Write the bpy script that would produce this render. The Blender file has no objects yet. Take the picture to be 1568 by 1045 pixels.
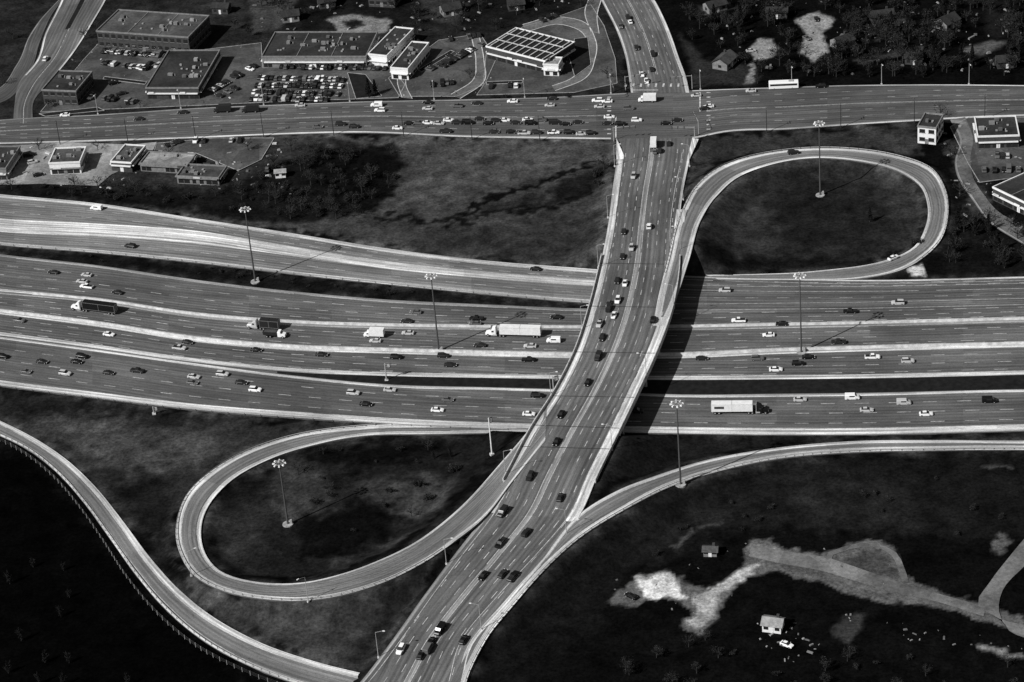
import bpy, math, random
import numpy as np
from mathutils import Vector, Matrix
random.seed(7)
rng = np.random.default_rng(7)
sin, cos = math.sin, math.cos
# ------------------------------------------------------------------ camera / survey frame
FPX = 4000.0; PIT = math.radians(31); ROL = math.radians(5); SC = 4.4
HC = FPX * sin(PIT) / SC
F = np.array([0, cos(PIT), -sin(PIT)])
R0 = np.array([1.0, 0, 0]); U0 = np.array([0, sin(PIT), cos(PIT)])
U = U0 * cos(ROL) + R0 * sin(ROL)
R = R0 * cos(ROL) - U0 * sin(ROL)
CAM = -F * (HC / sin(PIT))
def G(u, v, z=0.0):
    d = F * FPX + R * (u - 784.0) - U * (v - 522.5)
    return CAM + d * ((z - CAM[2]) / d[2])
def proj(x, y, z=0.0):
    dx, dy, dz = x - CAM[0], y - CAM[1], z - CAM[2]
    w = dx * F[0] + dy * F[1] + dz * F[2]
    return (784 + FPX * (dx * R[0] + dy * R[1] + dz * R[2]) / w,
            522.5 - FPX * (dx * U[0] + dy * U[1] + dz * U[2]) / w)
scn = bpy.context.scene
COL = scn.collection
cd = bpy.data.cameras.new("camera"); cam = bpy.data.objects.new("camera", cd); COL.objects.link(cam)
cd.sensor_width = 36; cd.lens = 36 * FPX / 1568; cd.clip_start = 1; cd.clip_end = 30000
M3 = Matrix(((R[0], U[0], -F[0]), (R[1], U[1], -F[1]), (R[2], U[2], -F[2])))
cam.matrix_world = Matrix.Translation(Vector(CAM)) @ M3.to_4x4()
scn.camera = cam
scn.view_settings.view_transform = 'Standard'
scn.view_settings.look = 'None'
# ------------------------------------------------------------------ light
SD = Vector((-0.72, -0.48, 0)).normalized(); EL = math.radians(40)
sd = Vector((SD.x * cos(EL), SD.y * cos(EL), sin(EL)))
sl = bpy.data.lights.new("sun", 'SUN'); sl.energy = 4.9; sl.angle = math.radians(0.6); sl.color = (1, 0.997, 0.99)
so = bpy.data.objects.new("sun", sl); COL.objects.link(so); so.rotation_euler = sd.to_track_quat('Z', 'Y').to_euler()
w = bpy.data.worlds.new("World"); scn.world = w; w.use_nodes = True
nt = w.node_tree; bg = nt.nodes["Background"]
sk = nt.nodes.new("ShaderNodeTexSky"); sk.sky_type = 'NISHITA'; sk.sun_disc = False
sk.sun_elevation = EL; sk.sun_rotation = math.atan2(SD.x, SD.y)
bw = nt.nodes.new("ShaderNodeRGBToBW")
nt.links.new(sk.outputs[0], bw.inputs[0]); nt.links.new(bw.outputs[0], bg.inputs[0]); bg.inputs[1].default_value = 0.05
# ------------------------------------------------------------------ materials
def lin(t): 
    t = np.asarray(t, float) / 255.0
    return np.where(t <= 0.04045, t / 12.92, ((t + 0.055) / 1.055) ** 2.4)
def newmat(name, rough=0.9, spec=0.2):
    m = bpy.data.materials.new(name); m.use_nodes = True
    b = m.node_tree.nodes["Principled BSDF"]; b.inputs["Roughness"].default_value = rough
    b.inputs["Specular IOR Level"].default_value = spec
    return m, m.node_tree, b
def math_n(nt, op, a, b=None, c=None):
    n = nt.nodes.new("ShaderNodeMath"); n.operation = op
    for i, x in enumerate((a, b, c)):
        if x is None: continue
        if isinstance(x, (int, float)): n.inputs[i].default_value = x
        else: nt.links.new(x, n.inputs[i])
    return n.outputs[0]
def noise_n(nt, vec, scale, detail=4, rough=0.6):
    n = nt.nodes.new("ShaderNodeTexNoise"); n.inputs["Scale"].default_value = scale
    n.inputs["Detail"].default_value = detail; n.inputs["Roughness"].default_value = rough
    nt.links.new(vec, n.inputs["Vector"]); return n.outputs[0]
def maprange(nt, x, a, b, c, d):
    n = nt.nodes.new("ShaderNodeMapRange"); nt.links.new(x, n.inputs[0])
    for i, k in enumerate((a, b, c, d)): n.inputs[i + 1].default_value = k
    return n.outputs[0]
def scaled(nt, vec, s):
    n = nt.nodes.new("ShaderNodeVectorMath"); n.operation = 'MULTIPLY'; nt.links.new(vec, n.inputs[0]); n.inputs[1].default_value = s
    return n.outputs[0]
def sepx(nt, vec):
    n = nt.nodes.new("ShaderNodeSeparateXYZ"); nt.links.new(vec, n.inputs[0]); return n.outputs[0]
def plain(name, a, rough=0.8, var=0.25, sc=0.8, spec=0.2, metal=0):
    m, nt, b = newmat(name, rough, spec); b.inputs["Metallic"].default_value = metal
    tc = nt.nodes.new("ShaderNodeTexCoord")
    x = noise_n(nt, tc.outputs["Object"], sc, 6, .65)
    f = maprange(nt, x, 0.32, 0.68, 1 - var, 1 + var)
    nt.links.new(math_n(nt, 'MULTIPLY', f, a), b.inputs["Base Color"])
    return m
def lotmat(name, a):
    m, nt, b = newmat(name, .95, .1); tc = nt.nodes.new("ShaderNodeTexCoord"); o = tc.outputs["Object"]
    f = maprange(nt, noise_n(nt, o, .06, 5, .7), .35, .65, .6, 1.5); g = maprange(nt, noise_n(nt, o, .8, 6, .8), .3, .7, .6, 1.45)
    v = nt.nodes.new("ShaderNodeTexVoronoi"); v.inputs["Scale"].default_value = .09; nt.links.new(o, v.inputs["Vector"])
    h = maprange(nt, sepx(nt, v.outputs["Color"]), 0, 1, .75, 1.25)
    nt.links.new(math_n(nt, 'MULTIPLY', math_n(nt, 'MULTIPLY', math_n(nt, 'MULTIPLY', f, g), h), a), b.inputs["Base Color"]); return m
def roadmat(name, a, streak=0.35, blotch=0.25, rough=0.9):
    m, nt, b = newmat(name, rough, 0.15)
    uv = nt.nodes.new("ShaderNodeUVMap").outputs[0]
    s1 = maprange(nt, noise_n(nt, scaled(nt, uv, (0.9, 0.010, 1)), 1.0, 6, 0.7), 0.32, 0.68, 1 - streak, 1 + streak)
    s2 = maprange(nt, noise_n(nt, scaled(nt, uv, (0.2, 0.03, 1)), 1.0, 6, .7), 0.32, 0.68, 1 - blotch, 1 + blotch)
    tc = nt.nodes.new("ShaderNodeTexCoord")
    s3 = maprange(nt, noise_n(nt, tc.outputs["Object"], 2.2, 5, 0.8), 0.3, 0.7, 0.68, 1.32)
    s6 = maprange(nt, noise_n(nt, tc.outputs["Object"], 0.018, 4, 0.6), 0.35, 0.65, 0.8, 1.22)
    s4 = maprange(nt, math_n(nt, 'SINE', math_n(nt, 'MULTIPLY', sepx(nt, uv), 3.49)), -1, 1, 0.86, 1.14)
    br_ = nt.nodes.new("ShaderNodeTexBrick"); nt.links.new(uv, br_.inputs["Vector"])
    br_.inputs["Scale"].default_value = 1; br_.inputs["Brick Width"].default_value = 3.6; br_.inputs["Row Height"].default_value = 31
    br_.inputs["Mortar Size"].default_value = 0.0; br_.inputs["Color1"].default_value = (.82, .82, .82, 1); br_.inputs["Color2"].default_value = (1.16, 1.16, 1.16, 1)
    s5 = sepx(nt, br_.outputs["Color"])
    # thin dark sealed cracks, mostly running along the road
    cr = math_n(nt, 'ABSOLUTE', math_n(nt, 'SUBTRACT', noise_n(nt, scaled(nt, uv, (0.35, 0.045, 1)), 1.0, 3, .5), 0.5))
    s7 = maprange(nt, cr, 0.0, 0.006, 0.62, 1.0)
    p = math_n(nt, 'MULTIPLY', math_n(nt, 'MULTIPLY', s1, s2), math_n(nt, 'MULTIPLY', math_n(nt, 'MULTIPLY', s3, s5), s4))
    p = math_n(nt, 'MULTIPLY', p, math_n(nt, 'MULTIPLY', s6, s7))
    nt.links.new(math_n(nt, 'MULTIPLY', p, a), b.inputs["Base Color"])
    return m
ASPH = roadmat("asphalt_highway", 0.098, 0.36, .25)
ASPHR = roadmat("asphalt_ramp", 0.165, 0.40, .25)
ASPHA = roadmat("asphalt_arterial", 0.112, 0.36, .28)
ASPHT = roadmat("asphalt_street", 0.085, 0.32)
SHLD = roadmat("shoulder_concrete", 0.54, 0.7, 0.4)
SHLD2 = roadmat("shoulder_worn", 0.26, 0.65, 0.4)
CONC = plain("concrete", 0.50, 0.9, 0.35, 0.5)
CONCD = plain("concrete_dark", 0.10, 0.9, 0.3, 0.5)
KERB = plain("kerb_concrete", 0.30, 0.9, 0.4, 0.7)
TARD = plain("joint_seal", 0.025, 0.9, 0.3, 0.5)
PAINTW = plain("road_paint", 0.46, 0.7, 0.5, 0.8)
LOT = lotmat("parking_asphalt", 0.062)
LOTL = lotmat("parking_light", 0.12)
LOTB = lotmat("gravel_bright", 0.22)
TRACK = lotmat("dirt_road_surface", 0.13)
MEDG = plain("median_grass", 0.008, 1, 0.7, 0.4)
STEEL = plain("galvanised_steel", 0.35, 0.6, 0.1)
STEELD = plain("dark_steel", 0.07, 0.6, 0.1)
WHITE = plain("white_render", 0.72, 0.8, 0.12)
WMID = plain("grey_cladding", 0.18, 0.85, 0.3)
WDRK = plain("dark_brick", 0.05, 0.9, 0.35)
ROOFD = lotmat("roof_dark", 0.028)
ROOFM = lotmat("roof_gravel", 0.062)
ROOFL = lotmat("roof_light", 0.24)
HVAC = plain("hvac_metal", 0.26, 0.7, 0.3)
GLASS = plain("window_glass", 0.02, 0.12, 0.1, spec=0.6)
TYRE = plain("tyre", 0.015, 0.9, 0.1)
LAMPW = plain("lens", 0.75, 0.2, 0.05)
CARP = {'w': plain("paint_white", 0.85, 0.3, 0.03, spec=0.5), 's': plain("paint_silver", 0.48, 0.3, 0.03, spec=0.5),
        'g': plain("paint_grey", 0.11, 0.3, 0.03, spec=0.5), 'd': plain("paint_dark", 0.018, 0.3, 0.03, spec=0.4),
        'b': plain("paint_black", 0.006, 0.3, 0.03, spec=0.4)}
BARK = plain("bark", 0.03, 0.95, 0.3)
LEAF = plain("foliage", 0.016, 0.95, 0.7, 0.5)
LEAF2 = plain("foliage_light", 0.04, 0.95, 0.6, 0.5)
LEAFD = plain("foliage_dark", 0.006, 0.95, 0.6, 0.5)
# ------------------------------------------------------------------ mesh builder
class MB:
    def __init__(s): s.v = []; s.f = []; s.m = []; s.uv = []; s.mats = []
    def mi(s, mat):
        if mat not in s.mats: s.mats.append(mat)
        return s.mats.index(mat)
    def face(s, pts, mat, uv=None):
        i = len(s.v); s.v += [tuple(map(float, p)) for p in pts]; s.f.append(tuple(range(i, i + len(pts))))
        s.m.append(s.mi(mat)); s.uv += (uv if uv else [(float(p[0]), float(p[1])) for p in pts])
    def box(s, c, d, mat, rot=0.0, tap=1.0):
        ca, sa = cos(rot), sin(rot); P = []
        for k, zz in enumerate((-.5, .5)):
            q = tap if k else 1
            for a, b in ((-.5, -.5), (.5, -.5), (.5, .5), (-.5, .5)):
                x, y = a * d[0] * q, b * d[1] * q
                P.append((c[0] + x * ca - y * sa, c[1] + x * sa + y * ca, c[2] + zz * d[2]))
        for f in ((3, 2, 1, 0), (4, 5, 6, 7), (0, 1, 5, 4), (1, 2, 6, 5), (2, 3, 7, 6), (3, 0, 4, 7)):
            s.face([P[i] for i in f], mat)
    def tube(s, a, b, r0, r1, mat, n=6, cap=True):
        a = Vector(a); b = Vector(b); d = (b - a).normalized()
        x = d.orthogonal().normalized(); y = d.cross(x)
        A = [a + (x * cos(6.28318 * i / n) + y * sin(6.28318 * i / n)) * r0 for i in range(n)]
        B = [b + (x * cos(6.28318 * i / n) + y * sin(6.28318 * i / n)) * r1 for i in range(n)]
        for i in range(n):
            j = (i + 1) % n; s.face([A[i], A[j], B[j], B[i]], mat)
        if cap: s.face(B, mat); s.face(A[::-1], mat)
    def mesh(s, name):
        me = bpy.data.meshes.new(name); me.from_pydata(s.v, [], s.f)
        for m in s.mats: me.materials.append(m)
        me.polygons.foreach_set("material_index", s.m)
        ul = me.uv_layers.new(name="UVMap"); ul.data.foreach_set("uv", np.array(s.uv, float).ravel())
        me.update(); return me
    def obj(s, name, loc=(0, 0, 0), rot=0):
        return place(s.mesh(name), name, loc, rot)
def place(me, name, loc, rot=0, sc=1.0, slope=0.0):
    o = bpy.data.objects.new(name, me); COL.objects.link(o); o.location = tuple(map(float, loc))
    o.rotation_euler = (0, -slope, rot); o.scale = (sc, sc, sc) if not hasattr(sc, '__len__') else sc
    return o
# ------------------------------------------------------------------ roads
class Road:
    def __init__(s, pairs, zf=None, step=3.0, ext=(0, 0), zo=0.15):
        s.zo = zo; A = []
        for k, p in enumerate(pairs):
            if zf is None: zl = zr = 0.0
            elif callable(zf): zl, zr = zf(p[1]), zf(p[3])
            else: zl = zr = zf[k]
            A.append(np.r_[G(p[0], p[1], zl), G(p[2], p[3], zr)])
        A = np.array(A)
        def extend(a, b, m):
            d = a - b; n = np.linalg.norm((d[:3] + d[3:]) / 2)
            d = d / n * m; d[2] = d[5] = 0; return a + d
        if ext[0]: A = np.vstack([extend(A[0], A[1], ext[0]), A])
        if ext[1]: A = np.vstack([A, extend(A[-1], A[-2], ext[1])])
        P = np.vstack([2 * A[0] - A[1], A, 2 * A[-1] - A[-2]]); out = []
        for i in range(1, len(P) - 2):
            c = P[i + 1] - P[i]; n = max(1, int(np.linalg.norm((c[:3] + c[3:]) / 2) / step))
            n = min(n, 60)
            d0 = np.linalg.norm(P[i] - P[i - 1]) + 1e-6; d1 = np.linalg.norm(c) + 1e-6; d2 = np.linalg.norm(P[i + 2] - P[i + 1]) + 1e-6
            t1 = ((P[i] - P[i - 1]) / d0 * d1 + c / d1 * d0) / (d0 + d1) * d1
            t2 = (c / d1 * d2 + (P[i + 2] - P[i + 1]) / d2 * d1) / (d1 + d2) * d1
            for k in range(n):
                q = k / n; q2 = q * q; q3 = q2 * q
                out.append((2 * q3 - 3 * q2 + 1) * P[i] + (q3 - 2 * q2 + q) * t1 + (-2 * q3 + 3 * q2) * P[i + 1] + (q3 - q2) * t2)
        out.append(P[-2]); S = np.array(out)
        s.L = S[:, :3]; s.R = S[:, 3:]; s.w = np.linalg.norm(s.R - s.L, axis=1)[:, None]
        s.C = (s.L + s.R) / 2
        d = np.gradient(s.C, axis=0); s.T = d / np.linalg.norm(d, axis=1)[:, None]
        s.al = np.r_[0, np.cumsum(np.linalg.norm(np.diff(s.C, axis=0), axis=1))]
        pr_ = np.array([proj(*c) for c in s.C]); s.pu = pr_[:, 0]; s.pv = pr_[:, 1]
    def fu(s, u): return float(np.argmin(abs(s.pu - u))) / (len(s.L) - 1)
    def fv(s, v): return float(np.argmin(abs(s.pv - v))) / (len(s.L) - 1)
    def pt(s, t, off=0.0):
        t = np.asarray(t, float)
        if t.ndim == 0: t = np.full(len(s.L), float(t))
        return s.L + (s.R - s.L) * (t[:, None] + off / s.w)
    def rng(s, a, b): 
        n = len(s.L) - 1; return int(round(a * n)), int(round(b * n))
    def sheet(s, mb, mat, t0=0., t1=1., o0=0., o1=0., dz=0., skirt=0., a=0., b=1., u0=0):
        A = s.pt(t0, o0); B = s.pt(t1, o1); A = A + [0, 0, s.zo + dz]; B = B + [0, 0, s.zo + dz]
        i0, i1 = s.rng(a, b)
        for i in range(i0, i1):
            wa = np.linalg.norm(B[i] - A[i]); wb = np.linalg.norm(B[i + 1] - A[i + 1])
            ua = u0 - wa / 2; ub = u0 - wb / 2
            mb.face([A[i], B[i], B[i + 1], A[i + 1]], mat, [(ua, s.al[i]), (ua + wa, s.al[i]), (ub + wb, s.al[i + 1]), (ub, s.al[i + 1])])
            if skirt:
                for E in (A, B):
                    mb.face([E[i], E[i + 1], E[i + 1] - [0, 0, skirt], E[i] - [0, 0, skirt]], CONCD)
    def at(s, arr, a):
        return np.array([np.interp(a, s.al, arr[:, k]) for k in range(3)])
    def line(s, mb, t, w=0.22, dash=None, off=0., a=0., b=1., dz=0.03, mat=None, phase=0.):
        mat = mat or PAINTW; E = s.pt(t, off) + [0, 0, s.zo + dz]
        N = np.stack([-s.T[:, 1], s.T[:, 0], 0 * s.T[:, 0]], 1)
        if dash is None:
            i0, i1 = s.rng(a, b)
            for i in range(i0, i1):
                if random.random() < .05: continue
                mb.face([E[i] - N[i] * w / 2, E[i] + N[i] * w / 2, E[i + 1] + N[i + 1] * w / 2, E[i + 1] - N[i + 1] * w / 2], mat)
        else:
            x = s.al[-1] * a + phase
            while x + dash[0] < s.al[-1] * b:
                if random.random() > 0.12:
                    p = s.at(E, x); q = s.at(E, x + dash[0]); n1 = s.at(N, x); n2 = s.at(N, x + dash[0]); w2 = w * random.uniform(.6, 1.05)
                    mb.face([p - n1 * w2 / 2, p + n1 * w2 / 2, q + n2 * w2 / 2, q - n2 * w2 / 2], mat)
                x += sum(dash)
    def wall(s, mb, t, h=0.9, wb=0.6, wt=0.2, off=0., a=0., b=1., z0=0., mat=None):
        mat = mat or CONC; E = s.pt(t, off) + [0, 0, s.zo + z0]
        N = np.stack([-s.T[:, 1], s.T[:, 0], 0 * s.T[:, 0]], 1); i0, i1 = s.rng(a, b)
        H = np.array([0, 0, h])
        for i in range(i0, i1):
            A = [E[i] - N[i] * wb / 2, E[i] - N[i] * wt / 2 + H, E[i] + N[i] * wt / 2 + H, E[i] + N[i] * wb / 2]
            B = [E[i + 1] - N[i + 1] * wb / 2, E[i + 1] - N[i + 1] * wt / 2 + H, E[i + 1] + N[i + 1] * wt / 2 + H, E[i + 1] + N[i + 1] * wb / 2]
            for k in range(3): mb.face([A[k], A[k + 1], B[k + 1], B[k]], mat)
            if i == i0: mb.face(A, mat)
            if i == i1 - 1: mb.face(B, mat)
    def rail(s, mb, t, off=0., a=0., b=1.):
        E = s.pt(t, off) + [0, 0, s.zo]; i0, i1 = s.rng(a, b)
        N = np.stack([-s.T[:, 1], s.T[:, 0], 0 * s.T[:, 0]], 1)
        for i in range(i0, i1):
            p, q = E[i], E[i + 1]
            for zz0, zz1, w0, w1 in ((.45, .6, .04, .1), (.6, .75, .1, .04)):
                mb.face([p + N[i] * w0 + [0, 0, zz0], q + N[i + 1] * w0 + [0, 0, zz0], q + N[i + 1] * w1 + [0, 0, zz1], p + N[i] * w1 + [0, 0, zz1]], STEEL)
            mb.box(p + [0, 0, .25], (.15, .15, .8), CONCD)
def za(v): return float(np.interp(v, [0, 215, 300, 400, 450, 650, 720, 800, 900, 1050], [0, 0, 2.8, 6.6, 7.2, 7.2, 7, 5.6, 3.0, 0.5]))
XS = [-80, 0, 150, 300, 450, 600, 750, 890, 1040, 1200, 1300, 1568, 1650]
LN = dict(
 Atop=[290, 298, 312, 335, 358, 382, 400, 411, 422, 427, 429, 424, 422],
 Ag1=[330, 338, 346, 357, 382, 405, 421, 432, 440, 443, 443, 438, 436],
 Ag2=[345, 353, 360, 371, 390, 410, 424, 434, 441, 444, 444, 439, 437],
 Abot=[367, 376, 388, 403, 421, 437, 452, 464, 471, 470, 469, 463, 461],
 Btop=[379, 390, 407, 429, 447, 460, 467, 473, 472, 470, 469, 463, 461],
 S1=[440, 447, 461, 483, 495, 500, 502, 503, 502, 499, 497, 490, 488],
 S2=[468, 478, 497, 520, 533, 538, 542, 545, 545, 538, 535, 528, 526],
 S3=[505, 515, 535, 556, 571, 577, 580, 582, 583, 582, 581, 575, 573],
 S4=[506, 516, 536, 557, 576, 590, 594, 598, 605, 604, 603, 597, 596],
 Bot=[580, 592, 611, 629, 641, 651, 658, 662, 665, 667, 667, 661, 659])
def hw(a, b, **k): return Road([(x, LN[a][i], x, LN[b][i]) for i, x in enumerate(XS)], ext=(250, 250), step=6, **k)
rA = hw('Atop', 'Abot', zo=.12); rA1 = hw('Atop', 'Ag1', zo=.12); rA2 = hw('Ag2', 'Abot', zo=.12); rAg = hw('Ag1', 'Ag2', zo=.12)
rB = hw('Btop', 'Bot'); c1 = hw('Btop', 'S1'); c2 = hw('S1', 'S2'); c3 = hw('S2', 'S3'); cM = hw('S3', 'S4'); c4 = hw('S4', 'Bot')
art = Road([(500, 1100, 690, 1100), (552, 1045, 705, 1045), (600, 982, 722, 985), (650, 912, 778, 915), (700, 845, 840, 848), (745, 786, 888, 790), (776, 728, 915, 730),
            (812, 660, 947, 665), (850, 600, 977, 602), (880, 540, 1005, 542), (903, 470, 1030, 472), (918, 410, 1040, 412), (930, 350, 1040, 350),
            (938, 290, 1047, 290), (944, 245, 1056, 245), (946, 213, 1060, 213)], za, ext=(120, 0), zo=.2)
artn = Road([(966, 143, 1056, 143), (963, 120, 1051, 120), (958, 90, 1040, 90), (945, 50, 1026, 50), (925, 10, 1005, 5), (905, -30, 980, -30)], ext=(0, 250), zo=.2)
top = Road([(-60, 190, -60, 222), (0, 184, 0, 221), (150, 176, 150, 217), (300, 166, 300, 212), (450, 160, 450, 206), (560, 156, 560, 204), (700, 153, 700, 210), (850, 149, 850, 213),
            (960, 143, 960, 214), (1060, 139, 1060, 213), (1110, 137, 1110, 203), (1200, 134, 1200, 199), (1300, 131, 1300, 192), (1400, 130, 1400, 186), (1568, 131, 1568, 178), (1650, 132, 1650, 176)], ext=(200, 200), zo=.12)
nwr = Road([(20, 195, 50, 185), (22, 165, 52, 155), (28, 130, 75, 128), (55, 95, 110, 85), (70, 50, 145, 30), (90, 10, 165, -5), (110, -40, 185, -50)], ext=(0, 150), zo=.1)
nwl = Road([(-60, 150, -60, 168), (-10, 140, 0, 158), (25, 100, 42, 118), (45, 55, 62, 62), (62, 30, 78, 25), (90, 0, 100, -5)], zo=.06)
lr = Road([(1000, 500, 1018, 500), (1006, 465, 1033, 465), (1022, 400, 1055, 400), (1042, 328, 1075, 335), (1066, 285, 1097, 302), (1102, 257, 1133, 271), (1155, 239, 1190, 251), (1225, 229, 1250, 243),
           (1300, 229, 1315, 248), (1370, 239, 1372, 262), (1422, 257, 1407, 284), (1447, 290, 1420, 315), (1452, 330, 1417, 348), (1436, 375, 1393, 384), (1395, 408, 1340, 404), (1330, 426, 1250, 416), (1200, 430, 1150, 421), (1100, 429, 1080, 422)],
          [7.2, 7.2, 6.6, 4.6, 4.2, 3.8, 3.3, 2.8, 2.3, 1.8, 1.4, 1.0, .7, .4, .15, 0, 0, 0], zo=.24)
ll = Road([(860, 652, 870, 661), (760, 651, 765, 664), (660, 650, 660, 666), (560, 653, 565, 668), (455, 667, 492, 680), (382, 690, 424, 700), (320, 725, 357, 735), (285, 760, 320, 775), (270, 802, 308, 815), (274, 845, 318, 855), (297, 882, 346, 880),
           (342, 906, 400, 893), (400, 918, 465, 893), (460, 921, 530, 878), (522, 913, 590, 855), (590, 892, 635, 832), (650, 862, 672, 806), (702, 826, 715, 768), (745, 790, 765, 712), (785, 738, 806, 664), (835, 676, 838, 618)],
          [0, 0, 0, 0, .1, .3, .6, .9, 1.2, 1.5, 1.9, 2.3, 2.8, 3.4, 4.0, 4.7, 5.4, 6.0, 6.4, 7.0, 7.2], zo=.24)
br = Road([(1650, 676, 1650, 692), (1568, 676, 1568, 690), (1430, 675, 1430, 691), (1300, 677, 1300, 694), (1180, 688, 1190, 704), (1080, 706, 1100, 723), (1000, 731, 1025, 747), (940, 755, 955, 783), (884, 791, 895, 820), (834, 852, 842, 866), (774, 920, 785, 930), (716, 990, 744, 982), (700, 1045, 716, 1040), (685, 1100, 706, 1100)],
          [0, 0, 0, .3, 1.2, 2.6, 4.0, 5.2, 5.7, 4.2, 2.6, 1.5, .5, .5], ext=(200, 100), zo=.22)
bl = Road([(-60, 620, -60, 645), (0, 645, 0, 668), (52, 671, 44, 690), (100, 703, 88, 725), (145, 745, 128, 770), (187, 797, 166, 822), (232, 857, 205, 877), (277, 906, 246, 926), (332, 949, 296, 971), (402, 986, 352, 1006), (480, 1013, 425, 1038), (560, 1033, 520, 1066), (640, 1050, 610, 1090)], ext=(150, 100), zo=.13)
rse = Road([(1590, 800, 1620, 820), (1548, 850, 1568, 868), (1515, 893, 1535, 905), (1498, 925, 1530, 938), (1530, 948, 1545, 965), (1600, 962, 1600, 985)], ext=(80, 80), zo=.08)
trk = Road([(1150, 834, 1146, 852), (1205, 845, 1200, 864), (1262, 853, 1256, 874), (1320, 872, 1310, 890), (1372, 890, 1364, 906), (1440, 910, 1436, 922), (1510, 930, 1506, 944)], zo=.02)
trk2 = Road([(1262, 862, 1270, 864), (1268, 846, 1276, 850), (1296, 836, 1300, 842), (1340, 832, 1340, 838), (1372, 846, 1364, 850), (1384, 868, 1374, 868), (1392, 892, 1382, 894)], zo=.04)
mk = MB()
# highway
mb = MB()
rA.sheet(mb, ASPH, skirt=.4); rB.sheet(mb, ASPH, skirt=.4)
fx = rA.fu(975)
rA1.sheet(mb, SHLD, 0, 0, 0.2, 2.8, dz=.015, b=fx); rA1.sheet(mb, SHLD, 0, 0, .2, 1.2, dz=.015, a=fx)
rAg.sheet(mb, SHLD, 0, 1, -1.4, 1.4, dz=.015, b=fx)
rA1.sheet(mb, ASPHR, 0, 1, 2.6, -1.4, dz=.012, b=fx); rA2.sheet(mb, ASPHR, 0, 1, 1.4, -1.6, dz=.01, b=fx)
rA2.sheet(mb, SHLD, 1, 1, -2.2, -.2, dz=.015, b=fx)
c1.sheet(mb, SHLD2, 0, 0, .2, 1.8, dz=.015, b=fx)
c1.sheet(mb, SHLD, 1, 1, -1.7, -.1, dz=.015); c2.sheet(mb, SHLD2, 0, 0, .3, 1.7, dz=.015)
c2.sheet(mb, SHLD2, 1, 1, -1.9, -.1, dz=.015); c3.sheet(mb, SHLD, 0, 0, .1, 1.8, dz=.015)
c3.sheet(mb, SHLD, 1, 1, -2.5, -.2, dz=.015); c4.sheet(mb, SHLD, 0, 0, .2, 1.6, dz=.015)
c4.sheet(mb, SHLD, 1, 1, -3.8, -.2, dz=.015)
cM.sheet(mb, MEDG, 0, 1, .1, -.1, dz=.06, skirt=.06, a=cM.fu(432))
mb.obj("highway")
for r, ts in ((rA1, (.36, .68)), (rA2, (.5,)), (c1, (.3, .55, .8)), (c2, (.3, .55, .8)), (c3, (.28, .55, .8)), (c4, (.25, .48, .72))):
    for t in ts: r.line(mk, t, .26, (4.5, 6.5), phase=random.random() * 8)
for r, o0, o1 in ((rA1, 2.9, -1.5), (rA2, 1.5, -2.3), (c1, 1.9, -1.8), (c2, 1.8, -2.0), (c3, 1.9, -2.6), (c4, 1.7, -3.9)):
    r.line(mk, 0, .2, off=o0); r.line(mk, 1, .2, off=o1)
bar = MB(); c2.wall(bar, 1, 1.0, .6, .2); c1.wall(bar, 1, .8, .5, .2, a=c1.fu(60)); bar.obj("concrete_barrier")
# arterial road + overpass
mb = MB()
art.sheet(mb, ASPHA, skirt=.7)
fr = art.fv
art.sheet(mb, SHLD, 0, 0, .1, 2.4, dz=.015, a=fr(790), b=fr(235)); art.sheet(mb, SHLD2, 0, 0, .1, 1.2, dz=.015, b=fr(790))
art.sheet(mb, SHLD, 1, 1, -3.2, -.1, dz=.015, a=fr(800), b=fr(470)); art.sheet(mb, SHLD, 1, 1, -1.0, -.1, dz=.015, a=fr(470), b=fr(240))
art.sheet(mb, SHLD2, .47, .47, -.8, .8, dz=.02, b=fr(235))
mb.obj("overpass_road")
for t in (.12, .24, .355, .58, .70, .82, .90): art.line(mk, t, .24, (3.5, 5.5), b=fr(225), dz=.035, phase=random.random() * 6)
art.line(mk, .47, .2, off=-.9, b=fr(225), dz=.035); art.line(mk, .47, .2, off=.9, b=fr(225), dz=.035)
art.line(mk, 0, .2, off=2.5, b=fr(235), dz=.035); art.line(mk, 1, .2, off=-3.3, b=fr(235), dz=.035)
for v in (408, 470, 540, 600, 655, 690):
    i = int(fr(v) * (len(art.L) - 1)); a_, b_ = art.L[i], art.R[i]; T_ = art.T[i] * .16; Zz = np.array([0, 0, art.zo + .045])
    mk.face([a_ - T_ + Zz, b_ - T_ + Zz, b_ + T_ + Zz, a_ + T_ + Zz], TARD)
mb = MB()
for t, o in ((0, -.15), (1, .15)):
    art.wall(mb, t, 1.3, .35, .3, off=o, a=fr(735), b=fr(395), z0=-.3, mat=CONC)
i0, i1 = art.rng(fr(700), fr(392))
A = art.pt(0, -.2); B = art.pt(1, .2)
for i in range(i0, i1):
    a0 = A[i] - [0, 0, .02]; a1 = A[i + 1] - [0, 0, .02]; b0 = B[i] - [0, 0, .02]; b1 = B[i + 1] - [0, 0, .02]; D = np.array([0, 0, 1.3])
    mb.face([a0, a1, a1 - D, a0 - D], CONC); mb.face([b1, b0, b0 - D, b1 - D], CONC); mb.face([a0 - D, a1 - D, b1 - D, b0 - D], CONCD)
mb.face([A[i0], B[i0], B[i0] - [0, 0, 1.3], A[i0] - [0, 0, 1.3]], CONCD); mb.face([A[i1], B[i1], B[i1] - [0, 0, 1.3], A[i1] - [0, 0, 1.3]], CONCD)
def inroad(P): 
    return int(np.argmin(np.linalg.norm(art.C[:, :2] - P[:2], axis=1)))
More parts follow.
